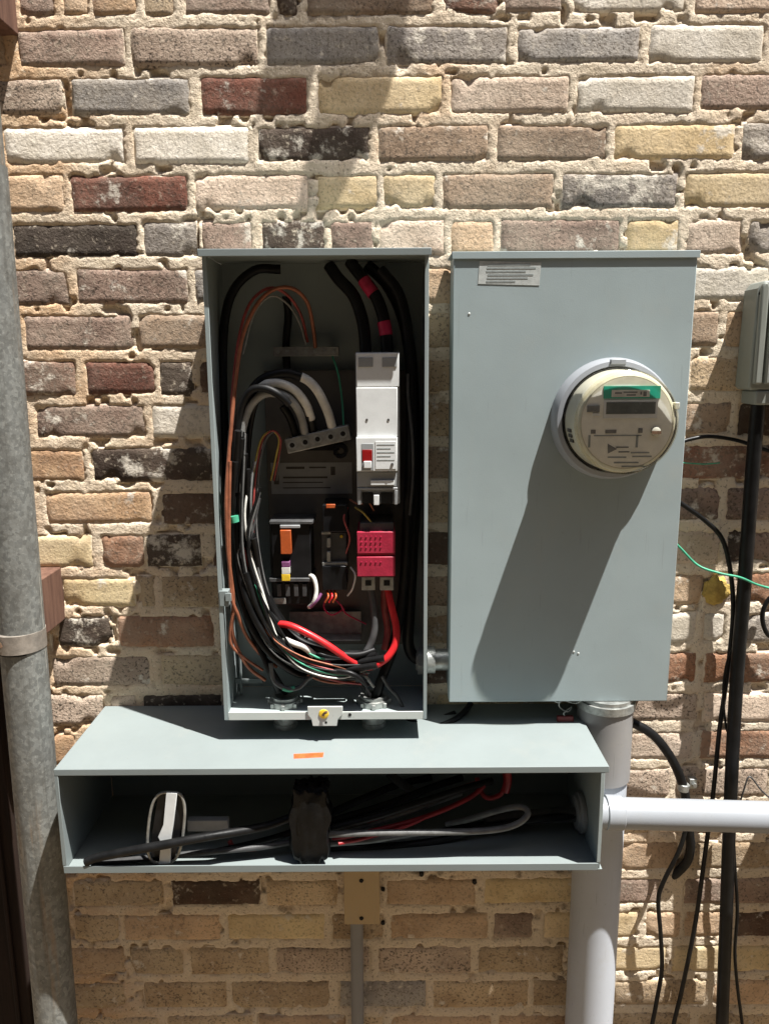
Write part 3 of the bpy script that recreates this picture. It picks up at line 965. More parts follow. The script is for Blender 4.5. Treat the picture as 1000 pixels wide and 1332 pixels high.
# ------------------------------------------------------------------ meter cabinet on the right
YM = -.093
MXL = (at(589, 330, YM).x + at(585, 912, YM).x) / 2
MXR = (at(907, 330, YM).x + at(868, 912, YM).x) / 2
MZT = at(745, 329, YM).z
MZB = at(725, 913, YM).z
mc = thing('meter_cabinet', 'closed grey steel cabinet carrying the round electric meter', 'electrical cabinet', ((MXL + MXR) / 2, -.05, MZB))
obj('cabinet_body', MB().box(MXL + .002, MXR - .002, YM + .004, -.006, MZB + .003, MZT), M['paint'], mc, .0012)
obj('front_cover', MB().box(MXL, MXR, YM, YM + .0038, MZB, MZT - .004), M['cover'], mc, .0014)
obj('cover_return', MB().box(MXL, MXL + .0015, YM + .0039, YM + .03, MZB, MZT - .004).box(MXR - .0015, MXR, YM + .0039, YM + .03, MZB, MZT - .004).box(MXL + .0016, MXR - .0016, YM + .0039, YM + .03, MZB, MZB + .0015), M['cover'], mc)
obj('rain_lip', MB().box(MXL - .003, MXR + .003, YM - .0012, -.004, MZT + .0005, MZT + .003).box(MXL - .003, MXR + .003, YM - .0028, YM - .0013, MZT - .008, MZT + .003), M['cover'], mc, .001)
a, b = at(622, 339, YM - .0006), at(703, 371, YM - .0006)
sl_ = obj('rating_label', MB().prism([(a.x, b.z + .003), (b.x - .002, b.z), (b.x, a.z - .003), (a.x + .002, a.z)], YM - .0006, YM - .0001), M['foil'], mc)
for k in range(6):
    w_ = (62, 70, 55, 66, 58, 40)[k]
    aa, bb = at(634 - (k % 3), 343 + k * 4.4, YM - .001), at(634 + w_ * .9, 345 + k * 4.4, YM - .001)
    obj('label_print', MB().box(aa.x, bb.x, YM - .0009, YM - .0005, bb.z, aa.z), M['foilg'], sl_)
# dimple and screw marks
for (hx, hy) in ((746, 848), (752, 850), (610, 408)):
    p = at(hx, hy, YM)
    obj('cover_mark', MB().ring((p.x, YM - .0001, p.z), (0, -1, 0), [(.0022, 0), (.0015, .0006), (.0003, .0008)], 8), M['foil'], mc)
# coupling between the two cabinets
p = at(556, 858, -.055)
nz_ = at(570, 858, -.055).z
cp = obj('side_conduit_nipple', MB().ring((XR + .0005, -.055, nz_), (1, 0, 0), [(.020, 0), (.020, .004), (.024, .0045), (.024, .018), (.019, .0185), (.019, MXL - XR + .001)], 28), M['zinc'], mc)

# round meter
mcx, mcz = at(795, 545, YM - .004).x, at(795, 545, YM - .004).z
mt = thing('electric_meter', 'round cream electric meter with a teal label and dark display', 'electric meter', (mcx, YM, mcz))
RI = abs(at(718, 545, YM - .01).x - mcx)
obj('sealing_ring', MB().ring((mcx, YM - .0003, mcz), (0, -1, 0), [(RI + .001, 0), (RI + .001, .003), (RI - .002, .020), (RI - .005, .024), (RI - .012, .025), (RI - .014, .020), (RI - .014, .001)], 64), M['pvc'], mt)
RB = RI - .0165
obj('ring_gasket', MB().ring((mcx, YM - .0215, mcz), (0, -1, 0), [(RI - .0095, 0), (RI - .0095, .0012)], 48), M['blackg'], mt)
obj('meter_body', MB().ring((mcx, YM - .023, mcz), (0, -1, 0), [(RB - .001, 0), (RB - .002, .044), (RB - .005, .056), (RB - .010, .0610)], 64), M['cream'], mt)
FY = YM - .0840
obj('meter_cover', MB().ring((mcx, YM - .023, mcz), (0, -1, 0), [(RB + .002, 0), (RB + .002, .010), (RB + .0008, .012), (RB - .0005, .052), (RB - .003, .060), (RB - .008, .064), (RB - .020, .0652), (.001, .0658)], 64), clear_mat('clear_polycarbonate', (.985, .98, .965, 1), .97), mt)
obj('cover_rim', MB().ring((mcx, YM - .0855, mcz), (0, -1, 0), [(RB - .0012, -.004), (RB - .0025, .0008), (RB - .0055, .002), (RB - .0060, 0)], 64, True), clear_mat('frosted_polycarbonate', (.97, .95, .88, 1), .80), mt)
fac = obj('face_plate', MB().ring((mcx, FY + .001, mcz), (0, -1, 0), [(RB - .0115, 0), (RB - .0115, .0012)], 48), M['face'], mt)
fx0, fz0 = at(813, 546, FY).x - mcx, at(813, 546, FY).z - mcz


def fp(x0, y0, x1, y1, th=.0012, base=0.0):
    a, b = at(x0, y0, FY), at(x1, y1, FY)
    return (a.x - fx0, b.x - fx0, FY - .0003 - base - th, FY - .0003 - base, b.z - fz0, a.z - fz0)


gl_ = obj('teal_label', MB().box(*fp(783, 498, 856, 514)), M['teal'], fac)
obj('label_field', MB().box(*fp(793, 503, 842, 512, .0006, .0012)), M['wire_white'], fac)
for (x0, y0, x1, y1) in ((797, 506, 806, 508), (808, 505, 826, 507), (812, 508.5, 824, 510.5), (830, 505, 832, 509), (834, 505, 838, 511)):
    obj('label_text', MB().box(*fp(x0, y0, x1, y1, .0004, .0018)), M['steel'], fac)
obj('display_frame', MB().box(*fp(783, 516, 852, 540, .0018)), M['white'], fac, .0006)
obj('display', MB().box(*fp(786, 519, 849, 534, .0008, .0018)), M['lcd'], fac)
obj('optical_port', MB().box(*fp(761, 523, 777, 532, .003)), M['steel'], fac, .001)
obj('port_clip', MB().box(*fp(768, 533, 777, 537, .0015)), M['white'], fac, .0006)
for (x0, y0, x1, y1) in ((766, 555, 772, 560), (785, 555, 799, 559.5), (828, 553, 833, 559)):
    obj('face_opening', MB().box(*fp(x0, y0, x1, y1, .0008)), M['steel'], fac)
p = fp(843, 553, 857, 561, .004)
obj('demand_reset', MB().ring(((p[0] + p[1]) / 2, FY - .0003, (p[4] + p[5]) / 2), (0, -1, 0), [(.0075, 0), (.007, .004), (.005, .005)], 16), M['cream'], fac)
obj('reset_slot', MB().box(*fp(844, 556, 856, 560, .0006, .0051)), M['bolt'], fac)
obj('seam', MB().box(*fp(770, 562, 832, 563, .0006)).box(*fp(763, 562, 765, 578, .0006)).box(*fp(825, 562, 827, 578, .0006)), M['foilg'], fac)
a, b, c = at(788, 573, FY), at(788, 586, FY), at(800, 580, FY)
obj('maker_mark', MB().prism([(v.x - fx0, v.z - fz0) for v in (a, b, c)], FY - .0009, FY - .0003).box(*fp(799, 577, 815, 578.5, .0006)).box(*fp(802, 583, 816, 584.5, .0006)), M['steel'], fac)
for (x0, x1, y) in ((788, 812, 590), (818, 842, 584), (820, 845, 589), (796, 828, 597), (806, 840, 602)):
    obj('face_print', MB().box(*fp(x0, y, x1, y + 1.6, .0005)), M['foilg'], fac)
for k in range(3):
    p = at(742 + k * 6, 560, YM - .05)
# vents in the side of the body
for k, tt in enumerate((190, 196, 202)):
    t_ = math.radians(tt)
    px_, pz_ = mcx + math.cos(t_) * (RB - .001), mcz + math.sin(t_) * (RB - .001)
    obj('body_mark', MB().box(px_ - .0012, px_ + .0012, YM - .060, YM - .040, pz_ - .0025, pz_ + .0025), M['ink'], mt)
obj('cover_tab', MB().box(mcx + RB * .93 - .004, mcx + RB * .93 + .004, YM - .084, YM - .070, mcz + RB * .25, mcz + RB * .25 + .010), M['cream'], mt, .001)
obj('ring_screw', MB().box(mcx - .012, mcx + .012, YM - .028, YM - .018, mcz + RI - .010, mcz + RI - .002), M['pvc'], mt, .001)

# ------------------------------------------------------------------ pipes
# thick galvanised conduit at the left edge
YG = -.140
gx = at(27, 800, YG).x - .003
RG = abs(at(53, 800, YG).x - gx)
gp = thing('galvanised_conduit', 'thick weathered galvanised conduit standing at the left edge', 'pipe', (gx, YG, 0))
gxt = at(9, 240, YG).x - RG
gxb = at(98, 1325, YG).x - RG
obj('pipe', MB().cyl((gxb + (gxb - gxt) * .2, YG, 0), (gxt, YG, at(9, 215, YG).z), RG, 48), M['galv'], gp)
obj('pipe_coupling', MB().ring((gxt, YG, at(9, 215, YG).z), (0, 0, 1), [(RG * .93, 0), (RG * .93, .9)], 32), M['galv'], gp)
zc = at(30, 830, YG).z
gxm = at(53, 815, YG).x - RG
st = obj('pipe_strap', MB().ring((gxm, YG, zc - .016), (0, 0, 1), [(RG + .0005, 0), (RG + .0045, .0005), (RG + .0045, .0315), (RG + .0005, .032)], 40), M['strap'], gp)
obj('strap_bolt', MB().cyl((gxm - .016, YG - RG - .0045, zc + .002), (gxm - .016, YG - RG - .012, zc + .002), .007, 6), M['bolt'], gp)
obj('strap_rim', MB().ring((gxm, YG, zc - .019), (0, 0, 1), [(RG + .0005, 0), (RG + .002, .0002), (RG + .002, .0028), (RG + .0005, .003)], 40), M['hole'], gp)
# timber blocks that hold the conduit off the wall
bx = at(82, 770, 0).x
bz1, bz0 = at(80, 738, -.002).z, at(80, 806, -.002).z
tb = obj('timber_block', MB().box(bx - .16, bx, -.095, .004, bz0, bz1), M['wood'], None, .002)
tag(tb, 'brown timber block behind the galvanised conduit at its strap', 'timber block', 'timber blocks behind the conduit')
bx2 = at(23, 30, 0).x
tb2 = obj('timber_block', MB().box(bx2 - .18, bx2, -.070, .004, at(15, 46, 0).z, at(15, -40, 0).z), M['wood'], None, .002)
tag(tb2, 'brown timber block in the top left corner of the wall', 'timber block', 'timber blocks behind the conduit')
# dark door jamb at the lower left
jx = at(42, 1332, -.03).x
jb = thing('door_jamb', 'very dark brown timber post behind the galvanised conduit at lower left', 'post', (jx - .05, -.02, 0))
obj('post', MB().box(jx - .16, jx, -.030, .003, .003, at(5, 850, -.03).z), M['jamb'], jb, .002)
obj('bead', MB().box(jx - .028, jx - .020, -.036, -.0302, .003, at(5, 850, -.03).z - .003), M['jamb'], jb, .002)

# grey PVC riser below the meter cabinet
YV = -.058
vx = (at(737, 1300, YV).x + at(797, 1300, YV).x) / 2
RVp = abs(at(797, 1300, YV).x - at(737, 1300, YV).x) / 2
vp = thing('plastic_riser_pipe', 'thick grey plastic pipe rising from the ground to the meter cabinet', 'pipe', (vx, YV, 0))
zj = at(800, 985, YV).z
obj('pipe', MB().cyl((vx, YV, 0), (vx, YV, zj + .01), RVp, 48), M['pvcl'], vp)
obj('pipe_socket', MB().ring((vx, YV, zj), (0, 0, 1), [(RVp + .0004, -.035), (RVp + .004, -.034), (RVp + .004, MZB - zj - .020), (RVp + .001, MZB - zj - .019), (RVp + .001, MZB - zj - .002)], 48), M['pvcd'], vp)
obj('pipe_hub', MB().ring((vx, YV, MZB - .022), (0, 0, 1), [(RVp + .0068, 0), (RVp + .0068, .014), (RVp + .003, .0145), (RVp + .003, .0215)], 48), M['zinc'], vp)

# horizontal plastic pipe leaving the wireway on the right
YH = -.125
h0, h1 = at(786, 1057, YH), at(1000, 1063, YH)
dh = (h1 - h0)
RH = abs(at(860, 1041, YH).z - at(860, 1077, YH).z) / 2
hp = thing('plastic_side_pipe', 'white grey plastic pipe running level from the wireway to the right', 'pipe', (h0.x, YH, h0.z))
obj('pipe', MB().cyl(h0 + Vector((-.02, 0, 0)), h0 + dh * 3.2, RH, 40), M['pvc'], hp)
obj('pipe_socket', MB().ring(h0 + Vector((.0005, 0, 0)), dh, [(RH + .0004, 0), (RH + .003, .001), (RH + .003, .028), (RH + .0004, .030)], 40), M['pvc'], hp)
obj('locknut', MB().ring((TXR - .0082, YH, h0.z), (-1, 0, 0), [(RH + .009, 0), (RH + .009, .008), (RH + .002, .009), (RH + .002, .014)], 12), M['greyp'], hp, .001)

# small beige junction box and its conduit below the wireway
YJ = -.040
a, b = at(447, 1137, YJ), at(494, 1203, YJ)
jb2 = thing('junction_box', 'small beige box with two screws under the wireway', 'junction box', ((a.x + b.x) / 2, -.02, b.z))
obj('box_body', MB().box(a.x + .002, b.x - .002, YJ + .0035, -.004, b.z + .001, a.z + .012), M['beige'], jb2, .002)
obj('box_cover', MB().box(a.x, b.x, YJ, YJ + .0034, b.z, a.z + .010), M['beige'], jb2, .0012)
for hy in (1146, 1195):
    p = at(470, hy, YJ)
    obj('cover_screw', MB().ring((p.x, YJ, p.z), (0, -1, 0), [(.0042, 0), (.0036, .0018), (.001, .0022)], 12), M['hole'], jb2)
p0 = at(464, 1206, -.022)
jc = obj('small_conduit', MB().cyl((p0.x - .002, -.022, 0), (p0.x, -.022, b.z + .0005), .0125, 24), M['pvcd'])
tag(jc, 'thin grey conduit running down from the small beige box', 'pipe')

# grey utility box at the right edge
YU = -.062
ua, ub = at(967, 364, YU), at(967, 527, YU)
ux0 = at(966, 364, -.003).x
ubx = thing('utility_box', 'grey green ribbed plastic utility box at the right edge', 'utility box', (ux0 + .09, -.03, ub.z))
pr = [(ux0, ub.z + .03), (ux0 + .004, ub.z + .024), (ux0 + .20, ub.z + .024), (ux0 + .20, ua.z - .004), (ux0 + .190, ua.z), (ux0 + .012, ua.z), (ux0 + .003, ua.z - .012)]
obj('box_body', MB().prism(pr, YU + .006, -.003), M['ubox'], ubx, .004, seg=3)
for k in range(11):
    x_ = ux0 + .004 + k * .0175
    obj('cover_rib', MB().prism([(x_, ub.z + .034), (x_ + .0125, ub.z + .034), (x_ + .0125, ua.z - .012), (x_ + .010, ua.z - .004), (x_ + .003, ua.z - .004), (x_, ua.z - .012)], YU - .004, YU + .0059), M['ubox'], ubx, .003, seg=3)
obj('cable_skirt', MB().box(ux0 + .012, ux0 + .17, YU + .004, -.004, ub.z, ub.z + .0235), M['ubox'], ubx, .003)
obj('cover_screw', MB().cyl((ux0 + .006, YU + .0065, ua.z - .020), (ux0 + .006, YU + .003, ua.z - .020), .003, 8), M['hole'], ubx)

# unseen grey box added further right to throw the shade at the lower right
gxx = at(1062, 900, 0).x
gb_ = thing('side_shade_box', 'added unseen grey steel box right of the view, casting the lower right shade', 'shade box', (gxx + .12, -.05, at(1062, 1290, 0).z))
obj('box_body', MB().box(gxx, gxx + .26, -.080, .002, at(1062, 1290, 0).z, at(1062, 905, 0).z), M['paint'], gb_, .003)
obj('box_door', MB().box(gxx + .008, gxx + .252, -.0855, -.0803, at(1062, 1285, 0).z, at(1062, 910, 0).z), M['paint'], gb_, .002)

# black conduit beneath it
YK = -.036
bc = obj('black_conduit', MB().tube([at(986, 524, YK), at(978, 620, YK), at(968, 760, YK), at(957, 900, YK), at(949, 1060, YK), at(944, 1200, YK), at(939, 1332, YK), at(938, 1440, YK)], .0118, 16), M['black'])
tag(bc, 'thick black conduit running down from the utility box at the right', 'conduit')

# ------------------------------------------------------------------ cables


def cable(name, label, pts, r, mat, group=None, cat='cable', seg=9, flat=1.0):
    pp = [at(*q) for q in pts]
    if r < .0045 and len(pp) > 3:
        jr = random.Random(len(label) * 7 + int(pts[0][0]) * 3 + int(pts[1][1]))
        # real wire is never a clean curve: small kinks along its length
        q4 = [pp[0]] + [p_.copy() for p_ in pp[1:-1]] + [pp[-1]]
        for p_ in q4[1:-1]:
            p_ += Vector((jr.uniform(-1, 1), jr.uniform(-1, 1), jr.uniform(-1, 1))) * .0016
        pp = q4
    o = obj(name, MB().tube(pp, r, seg, flat=flat), M[mat], angle=80)
    tag(o, label, cat, group)
    return o


# on the wall at the right
cable('thin_cable', 'thin black cable sagging from the meter cabinet edge and down beside the black conduit',
      [(870, 645, -.03), (890, 658, -.02), (916, 677, -.016), (940, 702, -.016), (951, 745, -.018), (953, 800, -.018), (946, 880, -.014), (936, 950, -.012), (928, 1030, -.012), (916, 1110, -.016), (905, 1200, -.018), (886, 1290, -.018), (874, 1340, -.018), (866, 1420, -.018)], .0042, 'black')
cable('thin_cable', 'short black cable arching from the meter cabinet to behind the black conduit',
      [(878, 578, -.03), (896, 571, -.022), (922, 567, -.018), (955, 571, -.014), (985, 580, -.012), (1010, 590, -.012)], .0034, 'black')
cable('green_wire', 'bright green wire crossing in front of the black conduit at the right',
      [(872, 700, -.03), (886, 713, -.028), (908, 735, -.034), (935, 746, -.050), (962, 752, -.054), (985, 760, -.046), (1012, 768, -.04)], .0021, 'wire_green')
cable('green_wire', 'short faint green wire below the arching black cable',
      [(880, 601, -.02), (900, 603, -.012), (918, 604, -.010), (936, 602, -.009)], .0013, 'wire_green')
tk = cable('thick_cable', 'thick black cable curving out from behind the plastic riser pipe to a clamp',
           [(800, 930, -.03), (826, 942, -.032), (850, 957, -.032), (870, 982, -.028), (884, 1010, -.022), (892, 1040, -.020), (896, 1080, -.020), (898, 1100, -.018), (894, 1120, -.012), (882, 1134, -.002), (874, 1140, .008)], .0085, 'black', seg=14)
cl = thing('cable_clamp', 'small pale metal clamp holding the thick black cable to the wall', 'clamp', at(890, 1024, -.02))
obj('clamp_band', MB().ring(at(888, 1024, -.022) - Vector((0, 0, .007)), (.12, 0, 1), [(.0095, 0), (.0105, .001), (.0105, .013), (.0095, .014)], 20), M['zinc'], cl)
pz = at(899, 1021, -.014)
obj('clamp_plate', MB().box(pz.x - .004, pz.x + .010, -.016, -.004, pz.z - .008, pz.z + .012), M['zinc'], cl, .001)
obj('clamp_screw', MB().cyl((pz.x + .004, -.0165, pz.z + .002), (pz.x + .004, -.022, pz.z + .002), .0042, 6), M['zinc'], cl)
cable('thin_cable', 'thin black cable hanging below the level pipe and swinging left',
      [(893, 1040, -.030), (892, 1078, -.030), (882, 1108, -.030), (862, 1148, -.026), (855, 1172, -.024), (858, 1215, -.024), (861, 1262, -.022), (854, 1308, -.022), (846, 1350, -.022), (842, 1420, -.022)], .0042, 'black')
cable('thin_cable', 'thin dark cable hanging just right of the black conduit near the bottom',
      [(952, 1060, -.02), (955, 1130, -.022), (958, 1185, -.022), (955, 1240, -.020), (959, 1290, -.020), (966, 1345, -.020), (970, 1420, -.02)], .0032, 'black')
cable('thin_cable', 'small loop of black wire at the right edge',
      [(1012, 770, -.02), (998, 782, -.018), (992, 802, -.018), (998, 824, -.018), (1014, 834, -.02)], .0042, 'black')
cable('thin_cable', 'thin grey wire bent against the wall above the level pipe at right',
      [(962, 1046, -.010), (968, 1024, -.010), (976, 1012, -.012), (990, 1028, -.014), (1012, 1048, -.014)], .0016, 'dgrey')
cable('thin_cable', 'dark wire tied to the black conduit in two places',
      [(955, 840, -.024), (944, 862, -.02), (940, 900, -.018), (944, 945, -.02), (949, 955, -.02)], .0022, 'black')
# yellow foam patch
pc = at(931, 768, 0)
bm = bmesh.new()
bmesh.ops.create_icosphere(bm, subdivisions=4, radius=1)
fm = MB()
vvv = []
for v in bm.verts:
    n_ = noise.noise(v.co * 2.3) * .25 + noise.noise(v.co * 6) * .12
    s_ = 1 + n_
    vvv.append((pc.x + v.co.x * .023 * s_, -.001 + v.co.y * .010 * s_, pc.z + v.co.z * .026 * s_))
fm.add(vvv, [tuple(v.index for v in f.verts) for f in bm.faces])
bm.free()
tag(obj('foam_patch', fm, M['foam'], angle=80), 'lump of yellow sealing foam on the bricks beside the black conduit', 'sealing foam')

# lead seal hanging from the meter cabinet
ls = thing('lead_seal', 'twisted wire seal with a small dark red tag under the meter cabinet', 'seal', at(738, 912, -.072))
obj('seal_wire', MB().tube([at(x_, y_, -.072 - .004 * (i % 2)) for i, (x_, y_) in enumerate(((716, 908), (726, 914), (740, 906), (757, 909), (748, 915), (731, 911), (727, 919), (738, 926), (743, 920), (733, 928), (737, 934)))], .0011, 6), M['zinc'], ls)
a, b = at(724, 931, -.074), at(745, 941, -.074)
obj('seal_tag', MB().box(a.x, b.x, -.078, -.071, b.z, a.z), simple('seal_red', (96, 30, 30), .5), ls, .0015)

# inside the open cabinet ------------------------------------------------
Gb = 'black wires bundled at the left of the open cabinet'
cable('copper_wire', 'copper coloured wire arching from the earth bar down the left of the open cabinet',
      [(410, 452, -.05), (408, 425, -.06), (398, 392, -.075), (378, 374, -.085), (352, 377, -.09), (330, 400, -.095), (316, 440, -.10), (306, 500, -.11), (299, 570, -.122), (295, 650, -.128), (297, 720, -.128), (304, 778, -.126), (303, 820, -.12), (310, 848, -.11), (325, 870, -.10), (345, 885, -.09)], .0032, 'copper')
cable('copper_wire', 'second copper coloured wire from the left side clip to the floor of the open cabinet',
      [(299, 600, -.126), (298, 690, -.130), (301, 770, -.128), (309, 800, -.124), (320, 828, -.115), (338, 852, -.10), (360, 868, -.09)], .0030, 'copper')
cable('copper_wire', 'third copper coloured wire bowing furthest left near the cabinet floor',
      [(306, 790, -.126), (299, 815, -.124), (300, 840, -.12), (318, 858, -.11), (342, 872, -.10)], .0024, 'copper')
cable('red_brown_wire', 'thin red brown wire arching across the upper left of the open cabinet',
      [(400, 445, -.045), (392, 410, -.055), (376, 384, -.07), (350, 374, -.08), (326, 392, -.085), (311, 435, -.09), (303, 500, -.10), (300, 560, -.11)], .0024, 'wire_pink')
cable('grey_thin_wire', 'thin pale wire from the earth bar up over the arch',
      [(398, 448, -.05), (388, 418, -.055), (372, 392, -.065), (352, 385, -.07), (330, 410, -.075), (316, 460, -.08)], .0016, 'wire_grey')
cable('thick_cable', 'black cable hanging behind the copper arch above the earth bar',
      [(372, 385, -.04), (375, 410, -.035), (372, 448, -.03), (374, 490, -.025)], .0065, 'black', seg=12)
cable('thick_cable', 'black cable arching from the upper left corner behind everything in the open cabinet',
      [(365, 350, -.045), (330, 352, -.05), (300, 385, -.055), (290, 450, -.06), (292, 560, -.07), (302, 680, -.085)], .0075, 'black', seg=12)
# neutral conductors, pale then black
cable('neutral_cable', 'white conductor on the second lug bending left into the bundle of the open cabinet',
      [(397, 566, -.072), (391, 540, -.085), (378, 520, -.098), (360, 512, -.105), (340, 514, -.108), (322, 535, -.108), (312, 580, -.108), (309, 640, -.108)], .0066, 'wire_grey', seg=12)
cable('neutral_cable', 'pale grey conductor on the third lug with a black end',
      [(405, 545, -.076), (398, 526, -.088), (384, 508, -.098), (366, 499, -.104), (350, 498, -.106), (338, 502, -.104)], .0070, 'wire_white', seg=12)
cable('neutral_cable', 'pale grey conductor on the fourth lug rising above the others',
      [(432, 556, -.072), (426, 535, -.082), (414, 510, -.092), (402, 496, -.096), (389, 489, -.098)], .0074, 'wire_white', seg=12)
cable('black_sleeve', 'black sleeve on the end of the topmost neutral conductor',
      [(392, 490, -.098), (374, 485, -.100), (354, 488, -.102), (336, 498, -.102), (322, 520, -.102), (314, 560, -.100), (312, 620, -.10)], .0080, 'black', seg=12)
cable('black_sleeve', 'black sleeve crossing over the white conductors in the open cabinet',
      [(376, 526, -.112), (362, 513, -.120), (344, 505, -.120), (326, 508, -.118), (314, 530, -.115), (308, 570, -.112), (306, 640, -.112)], .0062, 'black', seg=12)
cable('black_sleeve', 'short black wire standing behind the third lug',
      [(408, 566, -.068), (405, 548, -.074), (400, 540, -.08)], .0066, 'black', seg=12)
cable('black_sleeve', 'short black wire below the first lug conductor',
      [(386, 570, -.066), (378, 545, -.070), (368, 528, -.075)], .0066, 'black', seg=12)
cable('green_wire', 'dark green wire dropping from the earth bar to the last lug',
      [(432, 462, -.05), (440, 485, -.05), (446, 520, -.055), (447, 556, -.07)], .0016, 'wire_green')
# control wires loop
for (nm, lab, mm, dx_) in (('yellow_wire', 'thin yellow wire looping left of the data label in the open cabinet', 'wire_yellow', 0),
                           ('red_brown_wire', 'thin dull red wire looping left of the data label in the open cabinet', 'wire_pink', 4),
                           ('grey_thin_wire', 'thin grey wire looping left of the data label in the open cabinet', 'wire_mid', 8)):
    cable(nm, lab, [(352 + dx_, 625, -.06), (360 + dx_ * .5, 590, -.07), (362 + dx_ * .3, 570, -.076), (353 + dx_ * .3, 560 + dx_ * .3, -.08), (341 + dx_ * .4, 572, -.084), (332 + dx_ * .6, 605, -.09), (326 + dx_, 640, -.095), (325 + dx_, 690, -.10), (335 + dx_, 750, -.10), (350 + dx_, 800, -.10), (372 + dx_, 835, -.10)], .0017, mm)
cable('white_wire', 'white wire running down along the bundle at the left of the open cabinet',
      [(352, 560, -.07), (336, 590, -.085), (323, 640, -.105), (320, 680, -.112), (328, 730, -.116), (342, 775, -.116), (354, 806, -.114), (360, 826, -.112)], .0020, 'wire_white')
cable('blue_wire', 'thin grey blue wire beside the white wire in the bundle',
      [(330, 600, -.095), (326, 650, -.11), (330, 700, -.112), (338, 750, -.112), (350, 795, -.112), (366, 835, -.108)], .0018, 'wire_mid')
bl = [
    ([(310, 560), (305, 640), (309, 720), (325, 790), (355, 838), (400, 862), (450, 870), (490, 866)], .0060, -.118),
    ([(314, 570), (310, 650), (316, 725), (334, 790), (366, 836), (410, 858), (458, 862), (500, 856)], .0060, -.112),
    ([(318, 590), (316, 660), (322, 730), (342, 790), (372, 830), (412, 850), (456, 858), (490, 852)], .0056, -.104),
    ([(306, 600), (302, 680), (308, 750), (326, 812), (352, 852), (384, 876), (410, 880)], .0056, -.112),
    ([(322, 610), (324, 690), (334, 750), (352, 796), (384, 832), (424, 848), (470, 850)], .0052, -.098),
    ([(305, 640), (306, 720), (318, 790), (336, 838), (352, 876), (362, 900)], .0050, -.100),
    ([(312, 700), (320, 760), (338, 815), (372, 850), (420, 874), (462, 884), (480, 905)], .0050, -.098),
    ([(300, 560), (298, 650), (304, 740), (322, 810), (346, 860), (372, 902)], .0052, -.092),
    ([(320, 745), (340, 800), (372, 846), (416, 868), (456, 876), (478, 892)], .0044, -.120),
]
bl += [
    ([(338, 500), (318, 530), (309, 600), (312, 690), (330, 770), (362, 826), (400, 846)], .0062, -.100),
    ([(350, 506), (330, 530), (321, 600), (326, 690), (346, 768), (380, 822), (430, 842)], .0058, -.090),
    ([(326, 520), (305, 570), (300, 660), (311, 760), (338, 836), (392, 868), (440, 872)], .0064, -.094),
    ([(330, 700), (344, 770), (376, 822), (420, 846), (462, 852), (486, 846)], .0056, -.108),
]
for pts, r_, yy in bl:
    cable('black_wire', 'black wire curving down the bundle at the left of the open cabinet', [(x_, y_, yy + .010 * math.sin(i * 1.7 + r_ * 900)) for i, (x_, y_) in enumerate(pts)], r_, 'black', Gb)
cable('grey_wire', 'grey wire lying on top of the black bundle at lower left in the cabinet',
      [(318, 735, -.118), (330, 780, -.124), (350, 818, -.126), (376, 845, -.126), (404, 860, -.124), (432, 866, -.118)], .0026, 'wire_mid')
cable('green_grey_wire', 'grey wire with a green band drooping to the cabinet floor hub',
      [(352, 862, -.112), (356, 884, -.112), (370, 896, -.112), (388, 894, -.112), (402, 882, -.112), (420, 876, -.11)], .0042, 'dgrey')
cable('green_tape', 'band of green tape on the drooping grey wire', [(368, 895, -.112), (376, 897, -.112), (384, 895, -.112)], .0047, 'wire_green', cat='tape')
cable('green_tape', 'ring of green tape round the black bundle at the left', [(304, 671, -.119), (305, 675, -.119), (306, 679, -.119)], .0082, 'wire_green', cat='tape')
cable('red_cable', 'bright red cable sloping across the bottom of the open cabinet',
      [(356, 812, -.100), (374, 813, -.112), (396, 822, -.120), (424, 838, -.124), (446, 853, -.120), (468, 866, -.112)], .0058, 'wire_red', seg=12)
cable('red_cable', 'red cable dropping from the red block and hooking left at the bottom',
      [(504, 764, -.085), (508, 785, -.095), (515, 815, -.105), (514, 838, -.112), (503, 856, -.118), (486, 866, -.120), (474, 868, -.118)], .0062, 'wire_red', seg=12)
cable('red_cable', 'darker red cable beside the hooked red cable', [(500, 764, -.075), (500, 790, -.075), (504, 820, -.075), (500, 845, -.08)], .0060, 'wire_pink', seg=12)
cable('thick_cable', 'dark grey cable dropping from the red block terminal', [(482, 764, -.085), (486, 790, -.09), (487, 818, -.095), (480, 842, -.10), (466, 858, -.105), (440, 866, -.105)], .0062, 'dgrey', seg=12)
cable('white_wire', 'bunch of white insulation lying under the red cable', [(366, 828, -.108), (380, 836, -.118), (396, 842, -.120), (408, 852, -.116)], .0058, 'wire_white')
cable('green_wire', 'short green wire end below the white insulation', [(402, 850, -.122), (412, 855, -.124), (422, 858, -.120)], .0022, 'wire_green')
cable('copper_wire', 'copper coloured wire lying level above the right floor hub',
      [(400, 878, -.11), (418, 886, -.115), (440, 890, -.115), (462, 886, -.112)], .0020, 'copper')
cable('red_brown_wire', 'dull red wire lying beside the level copper wire', [(404, 874, -.112), (420, 881, -.118), (444, 886, -.118), (470, 890, -.11)], .0020, 'wire_pink')
cable('magenta_wire', 'thin magenta wire under the black bundle near the bottom', [(370, 848, -.115), (390, 858, -.118), (415, 860, -.118), (430, 862, -.116)], .0018, 'magenta')
cable('grey_wire', 'pale grey wire end poking up by the right floor hub', [(466, 866, -.115), (476, 880, -.112), (486, 894, -.108)], .0026, 'wire_grey')
cable('grey_wire', 'grey wire leaning to the lower right corner of the open cabinet', [(497, 880, -.10), (506, 893, -.10), (515, 906, -.10), (525, 922, -.10)], .0030, 'dgrey')
